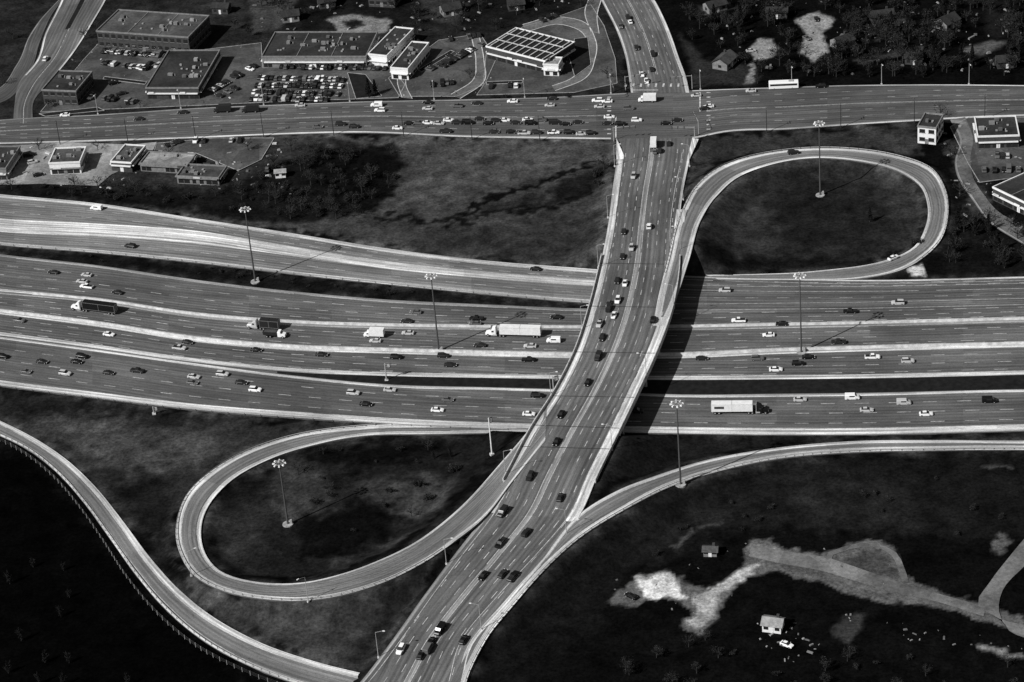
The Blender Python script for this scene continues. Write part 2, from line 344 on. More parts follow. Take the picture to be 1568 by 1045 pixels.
for ln_ in ('Bot', 'S3', 'S2', 'S1', 'Abot', 'Atop'):
    off = {'Bot': 6, 'S3': 10, 'S2': 0, 'S1': 0, 'Abot': 4, 'Atop': -6}[ln_]
    yy = np.interp(np.arange(700, 1120), XS, LN[ln_]) + off
    pts = []
    for k, u in enumerate(range(700, 1120)):
        P = G(u, yy[k]); j = inroad(P)
        if i0 <= j <= i1:
            d = art.R[j] - art.L[j]; t = np.dot(P[:2] - art.L[j][:2], d[:2]) / np.dot(d[:2], d[:2])
            if 0.06 < t < 0.94: pts.append((t, P, j))
    if len(pts) < 2: continue
    for q in np.linspace(0, len(pts) - 1, 6).astype(int):
        t, P, j = pts[q]; z = art.C[j][2] - 1.3
        mb.tube((P[0], P[1], -.5), (P[0], P[1], z - .8), .5, .5, CONC, 10)
    Pa, Pb = pts[0][1], pts[-1][1]; z = art.C[pts[0][2]][2] - 1.72
    mb.box(((Pa[0] + Pb[0]) / 2, (Pa[1] + Pb[1]) / 2, z), (np.linalg.norm(Pb - Pa) + 1.2, 1.3, .82), CONC, math.atan2(Pb[1] - Pa[1], Pb[0] - Pa[0]))
mb.obj("bridge")
mb = MB(); artn.sheet(mb, ASPHA, skirt=.3); artn.sheet(mb, SHLD, 0, 0, .1, 1., dz=.015); artn.sheet(mb, SHLD, 1, 1, -1.6, -.1, dz=.015)
for t in (.2, .36, .64, .8): artn.line(mk, t, .22, (3, 6), a=.05, dz=.035)
artn.line(mk, .5, .2, off=-.3, a=.05, dz=.035); artn.line(mk, .5, .2, off=.3, a=.05, dz=.035)
mb.obj("north_street")
mb = MB(); top.sheet(mb, ASPHT, skirt=.3); fu = top.fu
top.sheet(mb, SHLD, 1, 1, -1.4, -.1, dz=.015, b=fu(940)); top.sheet(mb, SHLD, 1, 1, -1.4, -.1, dz=.015, a=fu(1065))
top.sheet(mb, SHLD2, 0, 0, .1, 1.0, dz=.015, b=fu(955)); top.sheet(mb, SHLD, 0, 0, .1, .9, dz=.015, a=fu(1060)); mb.obj("main_street")
for t in (.17, .33, .63, .79): 
    top.line(mk, t, .22, (3, 6), b=fu(935)); top.line(mk, t, .22, (3, 6), a=fu(1075))
for o in (-.3, .3):
    top.line(mk, .48, .18, off=o, b=fu(930)); top.line(mk, .48, .18, off=o, a=fu(1080))
mb = MB(); nwr.sheet(mb, ASPHA, skirt=.3); nwr.sheet(mb, SHLD, 0, 0, .1, 1.0, dz=.015, a=.15); nwr.sheet(mb, SHLD, 1, 1, -1.0, -.1, dz=.015, a=.15); nwr.line(mk, .5, .2, off=.2); nwr.sheet(mb, MEDG, .42, .52, 0, 0, dz=.05, a=.3, b=.8); mb.obj("side_street")
mb = MB(); nwl.sheet(mb, ASPHT, skirt=.2); nwl.sheet(mb, SHLD2, 0, 0, .1, .8, dz=.015); mb.obj("side_street")
def ramp(r, name, so_=2.2, si=1.6, a=0, b=1):
    mb = MB(); r.sheet(mb, ASPHR, skirt=.6, a=a, b=b)
    r.sheet(mb, SHLD, 0, 0, .05, so_, dz=.015, a=a, b=b); r.sheet(mb, SHLD, 1, 1, -si, -.05, dz=.015, a=a, b=b)
    r.line(mk, 0, .16, off=so_ + .1, a=a, b=b, dz=.035); r.line(mk, 1, .16, off=-si - .1, a=a, b=b, dz=.035)
    mb.obj(name)
ramp(lr, "loop_ramp"); ramp(ll, "loop_ramp"); ramp(br, "ramp", 1.5, 2.2); ramp(bl, "ramp", 2.4, 1.4)
mb = MB(); rse.sheet(mb, LOTL, skirt=.3); mb.obj("access_road")
mb = MB(); trk.sheet(mb, TRACK); trk2.sheet(mb, LOTL); mb.obj("dirt_track")
gr = MB()
lr.rail(gr, 0, .3, .12, .8); ll.rail(gr, 0, .3, .2, .8); bl.rail(gr, 1, -.3, .1, .95); br.rail(gr, 1, -.3, .15, .9); rA.rail(gr, 1, -.2, .2, .55)
c4.rail(gr, 1, .3, .2, .52); gr.obj("guardrail")
fn = MB(); E = bl.pt(1, 3.2)
for i in range(len(E) - 1):
    p, q = E[i], E[i + 1]
    fn.tube((p[0], p[1], -.2), (p[0], p[1], 1.5), .09, .09, STEEL, 5)
    for zz in (.5, 1.0, 1.45): fn.tube((p[0], p[1], zz), (q[0], q[1], zz), .03, .03, STEELD, 3)
fn.obj("chain_link_fence")
def quadline(a, b, wd, mat=None, z=.26):
    A = G(*a); B = G(*b); d = (B - A); d /= np.linalg.norm(d); n = np.array([-d[1], d[0], 0]) * wd / 2; Z = np.array([0, 0, z])
    mk.face([A - n + Z, B - n + Z, B + n + Z, A + n + Z], mat or PAINTW)
for l in (((1004, 219), (1056, 219)), ((968, 139), (1008, 139)), ((943, 180), (943, 212)), ((1072, 142), (1072, 172))): quadline(*l, .6)
for k in range(9):
    quadline((958 + k * 11.5, 134), (958 + k * 11.5 + 1, 129), .8); quadline((953 + k * 12, 227), (953 + k * 12 + 1, 222), .8)
    quadline((930, 150 + k * 7), (936, 150 + k * 7), .8); quadline((1082, 143 + k * 7), (1088, 143 + k * 7), .8)
# ------------------------------------------------------------------ terrain
def vnoise(x, y, s, seed=0):
    x = x / s + 100.3 + seed * 17.7; y = y / s + 57.1 + seed * 5.3
    xi = np.floor(x).astype(np.int64); yi = np.floor(y).astype(np.int64); fx = x - xi; fy = y - yi
    fx = fx * fx * (3 - 2 * fx); fy = fy * fy * (3 - 2 * fy)
    def h(a, b):
        n = (a * 374761393 + b * 668265263 + seed * 974711) & 0x7fffffff
        n = ((n ^ (n >> 13)) * 1274126177) & 0x7fffffff
        return ((n ^ (n >> 16)) & 0xffff) / 65535.0
    return (h(xi, yi) * (1 - fx) + h(xi + 1, yi) * fx) * (1 - fy) + (h(xi, yi + 1) * (1 - fx) + h(xi + 1, yi + 1) * fx) * fy
def sdpoly(px, py, P):
    P = np.array(P, float); n = len(P); d = np.full(px.shape, 1e18); ins = np.zeros(px.shape, bool)
    for i in range(n):
        ax, ay = P[i]; bx, by = P[(i + 1) % n]; ex, ey = bx - ax, by - ay
        wx, wy = px - ax, py - ay; t = np.clip((wx * ex + wy * ey) / (ex * ex + ey * ey + 1e-9), 0, 1)
        d = np.minimum(d, (wx - ex * t) ** 2 + (wy - ey * t) ** 2)
        c = ((ay > py) != (by > py)); xx = ex * (py - ay) / (ey if abs(ey) > 1e-9 else 1e-9) + ax
        ins ^= c & (px < xx)
    d = np.sqrt(d); return np.where(ins, -d, d)
st = 1.0
outer = np.cumsum(15 * 1.35 ** np.arange(18))
gx = np.r_[-285 - outer[::-1], np.arange(-285, 285.1, st), 285 + outer]
gy = np.r_[-235 - outer[::-1], np.arange(-235, 345.1, st), 345 + outer]
X, Y = np.meshgrid(gx, gy); Z = np.zeros_like(X)
def window(x, y, r):
    a = np.searchsorted(gx, x - r); b = np.searchsorted(gx, x + r); c = np.searchsorted(gy, y - r); d = np.searchsorted(gy, y + r)
    return slice(c, d), slice(a, b)
samples = []
for r_ in (art, lr, ll, br):
    for i in range(len(r_.L)):
        n = max(2, int(r_.w[i, 0] / 2.2) + 1)
        for t in np.linspace(0, 1, n): samples.append(r_.L[i] + (r_.R[i] - r_.L[i]) * t)
for p in samples:
    if p[2] > .1:
        sl_ = window(p[0], p[1], 3 + p[2] / .45 + 1)
        d = np.hypot(X[sl_] - p[0], Y[sl_] - p[1])
        Z[sl_] = np.maximum(Z[sl_], p[2] - .12 - .45 * np.maximum(0, d - 2.0))
hwp = [tuple(p[:2]) for p in rA.pt(0, -.5)[::3]] + [tuple(p[:2]) for p in rB.pt(1, .5)[::-3]]
msk = Z > 0.01
dd = sdpoly(X[msk], Y[msk], hwp); Z[msk] = np.minimum(Z[msk], .6 * np.maximum(0, dd))
for p in samples:
    if p[2] > .05:
        sl_ = window(p[0], p[1], 2.0); d = np.hypot(X[sl_] - p[0], Y[sl_] - p[1])
        Z[sl_] = np.where(d < 1.9, np.minimum(Z[sl_], p[2] - .05), Z[sl_])
rel = (vnoise(X, Y, 9, 3) - .5) * .7 + (vnoise(X, Y, 3, 4) - .5) * .4 + (vnoise(X, Y, 1.7, 14) - .5) * .25
Z = Z - 0.10 + np.where(Z < .02, np.minimum(rel, 0) * .6, 0)
f1, f2 = (vnoise(X, Y, 6, 1) - .5), (vnoise(X, Y, 2.2, 2) - .5); g1, g2 = (vnoise(X, Y, 6, 5) - .5), (vnoise(X, Y, 2.2, 6) - .5)
PU, PV = proj(X + f1 * 5 + f2 * 4, Y + g1 * 7 + g2 * 7)
T = np.full(X.shape, 12.0)
REG = [
 ([(-60, -60), (950, -60), (962, 150), (600, 160), (0, 190), (-60, 190)], 36, 4),
 ([(380, -60), (900, -60), (880, 20), (740, 45), (640, 40), (560, 50), (400, 45)], 22, 8),
 ([(-60, 210), (450, 205), (460, 300), (300, 300), (0, 290), (-60, 290)], 42, 5),
 ([(420, 205), (700, 208), (945, 212), (940, 330), (925, 412), (800, 405), (640, 388), (480, 362), (350, 345), (200, 318), (300, 300), (420, 270)], 58, 3),
 ([(560, 330), (700, 345), (930, 330), (920, 410), (800, 402), (640, 385)], 47, 12),
 ([(480, 222), (560, 218), (612, 228), (618, 262), (590, 300), (575, 322), (480, 340), (380, 340), (200, 312), (0, 292), (0, 278), (180, 285), (330, 290), (430, 250)], 20, 7),
 ([(500, 232), (600, 226), (612, 262), (585, 300), (520, 300)], 14, 8),
 ([(600, 215), (850, 222), (900, 225), (890, 240), (760, 280), (640, 305), (600, 300), (630, 250)], 68, 10),
 ([(690, 326), (760, 296), (830, 274), (922, 240), (925, 247), (850, 278), (780, 300), (740, 318), (700, 334)], 14, 2.5),
 ([(740, 322), (830, 300), (900, 262), (936, 250), (938, 262), (905, 292), (850, 312)], 26, 5),
 ([(575, 325), (700, 336), (760, 322), (860, 312), (905, 286), (908, 292), (865, 318), (760, 330), (700, 344), (575, 331)], 17, 2.5),
 ([(-60, 370), (380, 408), (640, 438), (900, 462), (900, 475), (600, 463), (300, 432), (-60, 386)], 20, 3),
 ([(1062, 215), (1200, 203), (1400, 188), (1410, 240), (1300, 228), (1200, 230), (1100, 250), (1045, 320), (1055, 270)], 46, 4),
 ([(1080, 340), (1130, 270), (1250, 245), (1380, 262), (1425, 320), (1390, 385), (1250, 416), (1090, 420), (1060, 400)], 46, 5),
 ([(1160, 290), (1250, 262), (1340, 290), (1380, 350), (1310, 395), (1200, 380)], 28, 18),
 ([(1060, 385), (1200, 395), (1330, 395), (1340, 415), (1050, 423)], 20, 8),
 ([(1455, 180), (1650, 175), (1650, 425), (1440, 425), (1462, 330)], 18, 6),
 ([(1440, 215), (1500, 220), (1505, 270), (1520, 330), (1480, 330), (1470, 280)], 56, 6),
 ([(-60, 595), (330, 636), (560, 655), (420, 685), (320, 730), (270, 790), (262, 860), (180, 790), (100, 700), (0, 643), (-60, 640)], 40, 4),
 ([(60, 640), (280, 650), (370, 680), (300, 715), (200, 730), (120, 690)], 62, 14),
 ([(0, 600), (150, 612), (330, 640), (250, 645), (90, 630), (0, 640)], 28, 5),
 ([(160, 740), (250, 720), (270, 780), (262, 850), (210, 800)], 24, 10),
 ([(310, 810), (360, 735), (490, 678), (810, 664), (770, 712), (660, 815), (530, 880), (400, 893), (330, 870)], 28, 4),
 ([(400, 720), (480, 700), (520, 770), (480, 800), (420, 790)], 52, 10),
 ([(540, 750), (640, 730), (700, 740), (680, 800), (600, 790)], 60, 10),
 ([(520, 850), (640, 820), (600, 850), (480, 885)], 50, 9),
 ([(330, 790), (400, 780), (420, 850), (350, 860)], 40, 10),
 ([(450, 690), (700, 680), (680, 700), (540, 720), (500, 710)], 13, 6),
 ([(470, 790), (560, 770), (620, 800), (560, 840), (450, 850)], 12, 9),
 ([(265, 860), (330, 910), (460, 925), (600, 892), (745, 790), (650, 912), (552, 1040), (400, 985), (300, 925)], 42, 4),
 ([(300, 900), (400, 940), (560, 960), (520, 1020), (400, 980)], 55, 10),
 ([(600, 895), (730, 805), (650, 905), (580, 980)], 26, 8),
 ([(940, 668), (1568, 668), (1650, 680), (1200, 686), (1000, 730), (900, 775)], 27, 4),
 ([(900, 830), (1000, 760), (1200, 705), (1650, 692), (1650, 830), (1400, 820), (1150, 810), (1000, 870), (800, 960), (760, 960)], 22, 6),
 ([(1180, 725), (1400, 735), (1400, 820), (1250, 815)], 31, 12), ([(960, 800), (1080, 770), (1120, 790), (1000, 850)], 31, 10),
 ([(760, 960), (930, 850), (950, 900), (850, 1045), (740, 1045)], 18, 10),
]
REG2 = [
 ([(935, 918), (960, 895), (985, 882), (1020, 874), (1050, 890), (1062, 900), (1095, 902), (1130, 882), (1138, 862), (1150, 828), (1180, 824), (1205, 843), (1260, 846), (1300, 832), (1345, 828), (1375, 845), (1385, 885), (1440, 905), (1510, 925), (1568, 945), (1568, 962), (1500, 948), (1440, 930), (1350, 920), (1270, 898), (1180, 872), (1145, 880), (1120, 905), (1105, 930), (1095, 955), (1068, 972), (1042, 960), (1058, 935), (1040, 920), (1005, 912), (975, 930), (945, 928)], 88, 1.6),
 ([(1210, 855), (1260, 862), (1262, 885), (1190, 866)], 70, 2),
 ([(1290, 852), (1350, 842), (1372, 880), (1310, 880)], 62, 3),
 ([(975, 888), (1005, 880), (1028, 878), (1045, 900), (1055, 918), (1020, 908), (1000, 920), (985, 910)], 205, 2),
 ([(1085, 900), (1140, 870), (1160, 858), (1162, 866), (1120, 898), (1100, 912)], 165, 2),
 ([(1060, 912), (1098, 908), (1095, 945), (1068, 962), (1052, 955), (1068, 935)], 150, 2),
 ([(1150, 835), (1190, 842), (1200, 852), (1160, 856)], 125, 2),
 ([(1530, 815), (1548, 825), (1535, 850), (1518, 842)], 80, 2),
 ([(1490, 984), (1540, 990), (1568, 1002), (1568, 1008), (1500, 994)], 120, 2),
 ([(1270, 968), (1300, 938), (1325, 945), (1300, 985)], 50, 3),
 ([(1500, 712), (1550, 712), (1550, 716), (1500, 716)], 60, 1.5), ([(1030, 838), (1060, 812), (1064, 816), (1036, 842)], 60, 1.5), ([(1066, 808), (1110, 796), (1110, 800), (1070, 813)], 55, 1.5),
 ([(1040, 50), (1080, 90), (1160, 105), (1155, 132), (1062, 132)], 40, 4),
 ([(1145, 75), (1165, 58), (1185, 62), (1190, 84), (1160, 92)], 130, 2),
 ([(1215, 30), (1250, 18), (1280, 30), (1262, 52), (1270, 80), (1245, 95), (1225, 80), (1235, 55)], 130, 2),
 ([(1160, 80), (1150, 130), (1140, 130), (1152, 90)], 120, 1.5),
 ([(1470, 75), (1520, 60), (1545, 65), (1500, 85)], 80, 3), ([(1505, 0), (1560, 0), (1530, 60), (1510, 50)], 26, 5),
 ([(1070, 10), (1110, 0), (1130, 12), (1080, 25)], 60, 3), ([(1330, 50), (1380, 20), (1390, 30), (1340, 62)], 50, 3), ([(1310, 90), (1420, 70), (1425, 76), (1312, 98)], 55, 2),
 ([(500, 30), (545, 22), (600, 30), (590, 50), (520, 50)], 120, 2), ([(525, 34), (548, 30), (560, 38), (535, 44)], 30, 2),
 ([(380, -10), (460, -10), (430, 45), (390, 50)], 60, 4), ([(640, -10), (720, 0), (700, 40), (650, 30)], 50, 4),
 ([(1388, 408), (1412, 404), (1420, 424), (1395, 424)], 180, 1.5),
]
REG3 = [([(-200, 680), (40, 700), (130, 790), (240, 940), (400, 1050), (-200, 1300)], 5, 5)]
def paint(regs, PU, PV, sm=2.0):
    global T
    for P, t, s in regs:
        P = np.array(P, float); m = (PU > P[:, 0].min() - 40) & (PU < P[:, 0].max() + 40) & (PV > P[:, 1].min() - 40) & (PV < P[:, 1].max() + 40)
        q = np.clip(.5 - sdpoly(PU[m], PV[m], P) / (sm * s), 0, 1); T[m] = T[m] * (1 - q) + t * q
paint(REG, PU, PV); paint(REG3, PU, PV)
PU2, PV2 = proj(X + f1 * 1.5 + f2 * 1.6, Y + g1 * 2.5 + g2 * 2.6)
T = T * (1 + .5 * ((vnoise(X, Y, 12, 8) - .5) * .6 + (vnoise(X, Y, 4, 9) - .5) * .6 + (vnoise(X, Y, 2.0, 10) - .5) * .5))
# dusty verges along road edges
ver = np.zeros_like(T); vn = vnoise(X, Y, 5, 21)
for r_, sd_ in ((lr, 3), (ll, 3), (br, 3), (bl, 1), (art, 3), (rA, 3), (rB, 3), (top, 2)):
    for k_, E in ((1, r_.L), (2, r_.R)):
        if not sd_ & k_: continue
        for p in E[::1]:
            if abs(p[0]) > 290 or abs(p[1]) > 345: continue
            sl_ = window(p[0], p[1], 4.5); d = np.hypot(X[sl_] - p[0], Y[sl_] - p[1]) 
            ver[sl_] = np.maximum(ver[sl_], np.clip(1.25 - d / 3.6, 0, 1))
T = T + ver * np.clip(vn * 1.5 - .25, 0, 1) * 38
paint(REG2, PU2, PV2)
TL = lin(np.clip(T, 2, 255))
ny_, nx_ = X.shape
co = np.stack([X, Y, Z], -1).reshape(-1, 3)
idx = np.arange(nx_ * ny_).reshape(ny_, nx_)
fc = np.stack([idx[:-1, :-1], idx[:-1, 1:], idx[1:, 1:], idx[1:, :-1]], -1).reshape(-1, 4)
def npmesh(name, co, fc, mats, mi=None):
    me = bpy.data.meshes.new(name); me.vertices.add(len(co)); me.vertices.foreach_set("co", co.astype(np.float32).ravel())
    k = fc.shape[1]; me.loops.add(fc.size); me.loops.foreach_set("vertex_index", fc.astype(np.int32).ravel())
    me.polygons.add(len(fc)); me.polygons.foreach_set("loop_start", (np.arange(len(fc)) * k).astype(np.int32)); 
    try: me.polygons.foreach_set("loop_total", np.full(len(fc), k, np.int32))
    except Exception: pass
    for m in mats: me.materials.append(m)
    if mi is not None: me.polygons.foreach_set("material_index", mi.astype(np.int32))
    me.update(calc_edges=True); me.validate(); return me
gm, nt, b = newmat("grass_and_soil", 1.0, 0.0)
at_ = nt.nodes.new("ShaderNodeAttribute"); at_.attribute_name = "tone"
tc = nt.nodes.new("ShaderNodeTexCoord"); ob_ = tc.outputs["Object"]
n1 = maprange(nt, noise_n(nt, ob_, .14, 7, .72), .36, .64, .6, 1.4)
n2 = maprange(nt, noise_n(nt, ob_, .9, 6, .75), .34, .66, .48, 1.5)
pr = math_n(nt, 'MULTIPLY', math_n(nt, 'MULTIPLY', n1, n2), at_.outputs["Fac"])
nt.links.new(pr, b.inputs["Base Color"])
me = npmesh("ground", co, fc, [gm])
atr = me.attributes.new("tone", 'FLOAT', 'POINT'); atr.data.foreach_set("value", TL.astype(np.float32).ravel())
me.polygons.foreach_set("use_smooth", np.ones(len(me.polygons), bool))
place(me, "ground", (0, 0, 0))
def gz(x, y):
    i = min(max(np.searchsorted(gx, x), 0), nx_ - 1); j = min(max(np.searchsorted(gy, y), 0), ny_ - 1); return float(Z[j, i])
# ------------------------------------------------------------------ lots and patches
pk = [0]
def patch(pts, mat, name="parking_lot", kerb=True, z=None):
    mb = MB(); pk[0] += 1; z = z if z is not None else .02 + .006 * pk[0]
    P = [G(*p) for p in pts]; mb.face([(p[0], p[1], z) for p in P], mat)
    if kerb:
        n = len(P)
        for i in range(n):
            a, b_ = P[i], P[(i + 1) % n]; d = b_ - a; l = np.linalg.norm(d)
            mb.box(((a[0] + b_[0]) / 2, (a[1] + b_[1]) / 2, z + .04), (l, .25, .16), KERB, math.atan2(d[1], d[0]))
    mb.obj(name)
patch([(62, 172), (128, 92), (150, 68), (300, 78), (400, 66), (402, 104), (595, 100), (620, 130), (610, 150), (450, 155), (300, 162)], LOT)
patch([(595, 120), (672, 62), (735, 52), (760, 90), (742, 130), (700, 148), (612, 148)], LOT)
patch([(740, 132), (745, 78), (800, 42), (860, 24), (905, 8), (925, 40), (942, 90), (945, 128), (880, 142), (730, 146)], LOT)
patch([(395, 100), (528, 108), (520, 150), (378, 154)], LOT, kerb=False)
for pts in ([(722, 60, 735, 58), (728, 95, 742, 95), (722, 125, 740, 128), (690, 145, 705, 152)],
            [(800, 38, 806, 50), (850, 26, 852, 38), (890, 32, 880, 44), (912, 60, 898, 62), (912, 90, 897, 90), (890, 125, 872, 122), (850, 140, 845, 132)],
            [(640, 60, 650, 66), (620, 90, 632, 94), (608, 125, 622, 130), (615, 150, 632, 152)],
            [(905, -10, 925, -10), (895, 20, 915, 24), (905, 50, 918, 52)]):
    r_ = Road(pts, zo=.12); mb = MB(); r_.sheet(mb, LOTL, skirt=.2); r_.sheet(mb, CONC, 0, 0, 0, .4, dz=.03); r_.sheet(mb, CONC, 1, 1, -.4, 0, dz=.03); mb.obj("driveway")
for P_ in ([(160, 118), (225, 126), (222, 130), (158, 122)], [(640, 108), (690, 78), (696, 80), (646, 111)], [(745, 126), (800, 124), (800, 128), (745, 130)], [(880, 60), (900, 58), (905, 100), (880, 118), (872, 90)], [(60, 175), (150, 165), (160, 170), (70, 179)], [(532, 112), (560, 115), (585, 148), (545, 152)]):
    patch(P_, MEDG, "planting_bed", z=.16)
patch([(-40, 228), (100, 218), (200, 222), (240, 218), (230, 240), (170, 268), (150, 285), (60, 282), (-40, 285)], LOTB, kerb=False)
patch([(240, 220), (330, 212), (420, 212), (400, 245), (365, 262), (300, 235), (235, 236)], LOT)
patch([(1455, 195), (1485, 180), (1580, 180), (1590, 268), (1500, 280), (1482, 250)], LOT)
r_ = Road([(1455, 184, 1478, 180), (1470, 215, 1490, 212), (1462, 250, 1486, 245), (1468, 275, 1490, 272), (1488, 305, 1506, 298), (1520, 345, 1536, 330), (1560, 370, 1580, 350)], ext=(0, 60), zo=.14)
mb = MB(); r_.sheet(mb, LOTL, skirt=.2); r_.sheet(mb, SHLD2, 0, 0, 0, .8, dz=.02); mb.obj("driveway")
def gore(pts, z, mat=SHLD, dz=.05):
    P = [G(u, v, z if z is not None else za(v)) for u, v in pts]; mk.face([p + [0, 0, .24 + dz] for p in P], mat)
gore([(745, 786), (738, 796), (712, 826), (742, 792)], None)
gore([(884, 793), (893, 805), (862, 838), (846, 846), (868, 815)], None)
gore([(1036, 322), (1052, 322), (1047, 345), (1032, 352)], 4.8)
gore([(944, 213), (956, 240), (950, 262), (944, 250)], .9); gore([(1060, 213), (1070, 214), (1056, 245), (1053, 240)], .9)
mk.obj("road_markings")
# ------------------------------------------------------------------ buildings
def building(FL, FR, BR, h, wall, roof, kind='shop', name='commercial_building', trim=None, ac=3, base=0, storeys=1, cap=None):
    A = G(*FL)[:2]; B = G(*FR)[:2]; C_ = G(*BR)[:2]
    e1 = B - A; L = np.linalg.norm(e1); e1 = e1 / L; n = np.array([-e1[1], e1[0]])
    Dp = max(4.0, abs(np.dot(C_ - B, n))); rot = math.atan2(e1[1], e1[0])
    mb = MB(); trim = trim or WMID; cap = cap or WMID
    mb.box((L / 2, Dp / 2, h / 2 - .2), (L, Dp, h + .4 - .02), wall)
    mb.face([(.3, .3, h + .02), (L - .3, .3, h + .02), (L - .3, Dp - .3, h + .02), (.3, Dp - .3, h + .02)], roof)
    for cx, cy, sx, sy in ((L / 2, 0, L + .4, .4), (L / 2, Dp, L + .4, .4), (0, Dp / 2, .4, Dp - .4), (L, Dp / 2, .4, Dp - .4)):
        mb.box((cx, cy, h + .15), (sx, sy, .7), cap)
    sides = (((0, -.03), (1, 0), L, (0, -1)), ((L + .03, 0), (0, 1), Dp, (1, 0)), ((L, Dp + .03), (-1, 0), L, (0, 1)), ((-.03, Dp), (0, -1), Dp, (-1, 0)))
    sh = h / storeys
    for (ox, oy), (dx, dy), ln, (qx, qy) in sides:
        r_ = math.atan2(dy, dx)
        for s_ in range(storeys):
            if kind == 'shop':
                nn = max(1, int(ln / 4.5)); sp = ln / nn
                for k in range(nn):
                    c = (k + .5) * sp
                    if random.random() < .12: continue
                    mb.box((ox + dx * c, oy + dy * c, 1.35 + s_ * sh), (sp * .8, .08, 2.1), GLASS, r_)
                    mb.box((ox + dx * c + qx * .05, oy + dy * c + qy * .05, 1.35 + s_ * sh), (.12, .08, 2.1), wall, r_)
                    if random.random() < .5: mb.box((ox + dx * c + qx * .86, oy + dy * c + qy * .86, 3.3), (sp * .5, .12, .8), random.choice((WHITE, WDRK, CONC)), r_)
                mb.box((ox + dx * ln / 2 + qx * .4, oy + dy * ln / 2 + qy * .4, 2.75 + s_ * sh), (ln * .96, .8, .35), trim, r_)
            else:
                nn = max(2, int(ln / 3.0)); sp = ln / nn
                for k in range(nn):
                    c = (k + .5) * sp
                    mb.box((ox + dx * c, oy + dy * c, s_ * sh + sh * .55), (sp * .62, .08, sh * .42), GLASS, r_)
                    mb.box((ox + dx * c + qx * .03, oy + dy * c + qy * .03, s_ * sh + sh * .55 - sh * .25), (sp * .7, .16, .15), trim, r_)
    mb.box((L * .5, -.06, 1.05), (1.4, .1, 2.1), trim)
    for k in range(ac):
        x = random.uniform(.1, .9) * L; y = random.uniform(.2, .8) * Dp
        mb.box((x, y, h + .7), (random.uniform(1.0, 2.2), random.uniform(1.0, 1.8), random.uniform(.8, 1.4)), random.choice((HVAC, WMID, WMID, CONCD)))
        mb.tube((x + 2 if x < L - 3 else x - 2, y, h), (x + 2 if x < L - 3 else x - 2, y, h + .8), .2, .2, STEEL, 6)
        mb.box((random.uniform(.1, .9) * L, random.uniform(.2, .8) * Dp, h + .2), (.8, .8, .4), HVAC)
    if L > 25:
        for k in range(1, 3): mb.box((L * k / 3, Dp / 2, h + .12), (.3, Dp - .8, .25), WMID)
    o = mb.obj(name, (A[0], A[1], base), rot); return L, Dp, o
building((152, 74), (292, 84), (345, 52), 8, WDRK, ROOFM, 'office', 'office_building', WMID, 8, storeys=2)
building((226, 152), (306, 152), (386, 94), 5, WDRK, ROOFD, 'shop', 'shop_building', WHITE, 7)
building((68, 160), (120, 162), (143, 132), 6.5, WDRK, ROOFD, 'office', 'office_building', WMID, 4, storeys=2)
building((403, 104), (562, 104), (590, 66), 5, WMID, ROOFD, 'shop', 'strip_mall', WHITE, 12)
building((566, 101), (594, 104), (632, 62), 5.3, WHITE, ROOFD, 'shop', 'shop_building', WHITE, 4, cap=WHITE)
building((600, 121), (626, 123), (672, 84), 5, WHITE, ROOFD, 'shop', 'shop_building', WHITE, 4, cap=WHITE)
building((78, 268), (125, 266), (134, 243), 5, WHITE, ROOFM, 'shop', 'white_restaurant', WMID, 3, cap=WHITE)
building((-25, 276), (12, 276), (40, 242), 5, WMID, ROOFD, 'shop', 'shop_building', WHITE, 2)
building((172, 262), (203, 264), (228, 238), 4, WDRK, ROOFM, 'shop', 'small_shop', WHITE, 3, cap=WHITE)
building((216, 262), (288, 266), (300, 248), 3.2, WMID, ROOFL, 'shop', 'greenhouse_shed', WMID, 1)
building((272, 281), (336, 284), (360, 266), 3, WMID, ROOFM, 'shop', 'storage_shed', WMID, 3)
building((1405, 219), (1433, 222), (1451, 202), 7, WHITE, ROOFD, 'office', 'office_building', WMID, 1, storeys=2)
building((1497, 228), (1560, 226), (1562, 196), 5, WDRK, ROOFD, 'shop', 'shop_building', WHITE, 4, cap=WHITE)
building((1520, 306), (1600, 345), (1640, 300), 5, WDRK, ROOFD, 'shop', 'shop_building', WHITE, 3, cap=WHITE)
building((565, 10), (605, 12), (640, -25), 7, WDRK, ROOFM, 'office', 'office_building', WMID, 2, storeys=2)
building((250, -6), (330, 0), (360, -30), 6, WDRK, ROOFM, 'office', 'office_building', WMID, 2, storeys=2)
L, Dp, o = building((746, 90), (836, 113), (897, 88), 5.5, WDRK, ROOFM, 'shop', 'garden_centre', WHITE, 0, cap=WHITE)
mb = MB()
nr = 9
for k in range(nr):
    x = L * (k + .5) / nr
    mb.box((x, Dp / 2, 5.95), (.4, Dp - 1, .4), CONC); mb.box((x + L / nr / 2, Dp / 2, 5.75), (L / nr * .5, Dp - 1.5, .25), TYRE)
for q in (.33, .66): mb.box((L / 2, Dp * q, 6.25), (L - 1, .5, .2), CONC)
mo = mb.obj("roof_ribs", (0, 0, 0)); mo.parent = o
building((833, 116), (856, 117), (866, 106), 5, WHITE, ROOFL, 'shop', 'gas_station_kiosk', WHITE, 1, cap=WHITE)
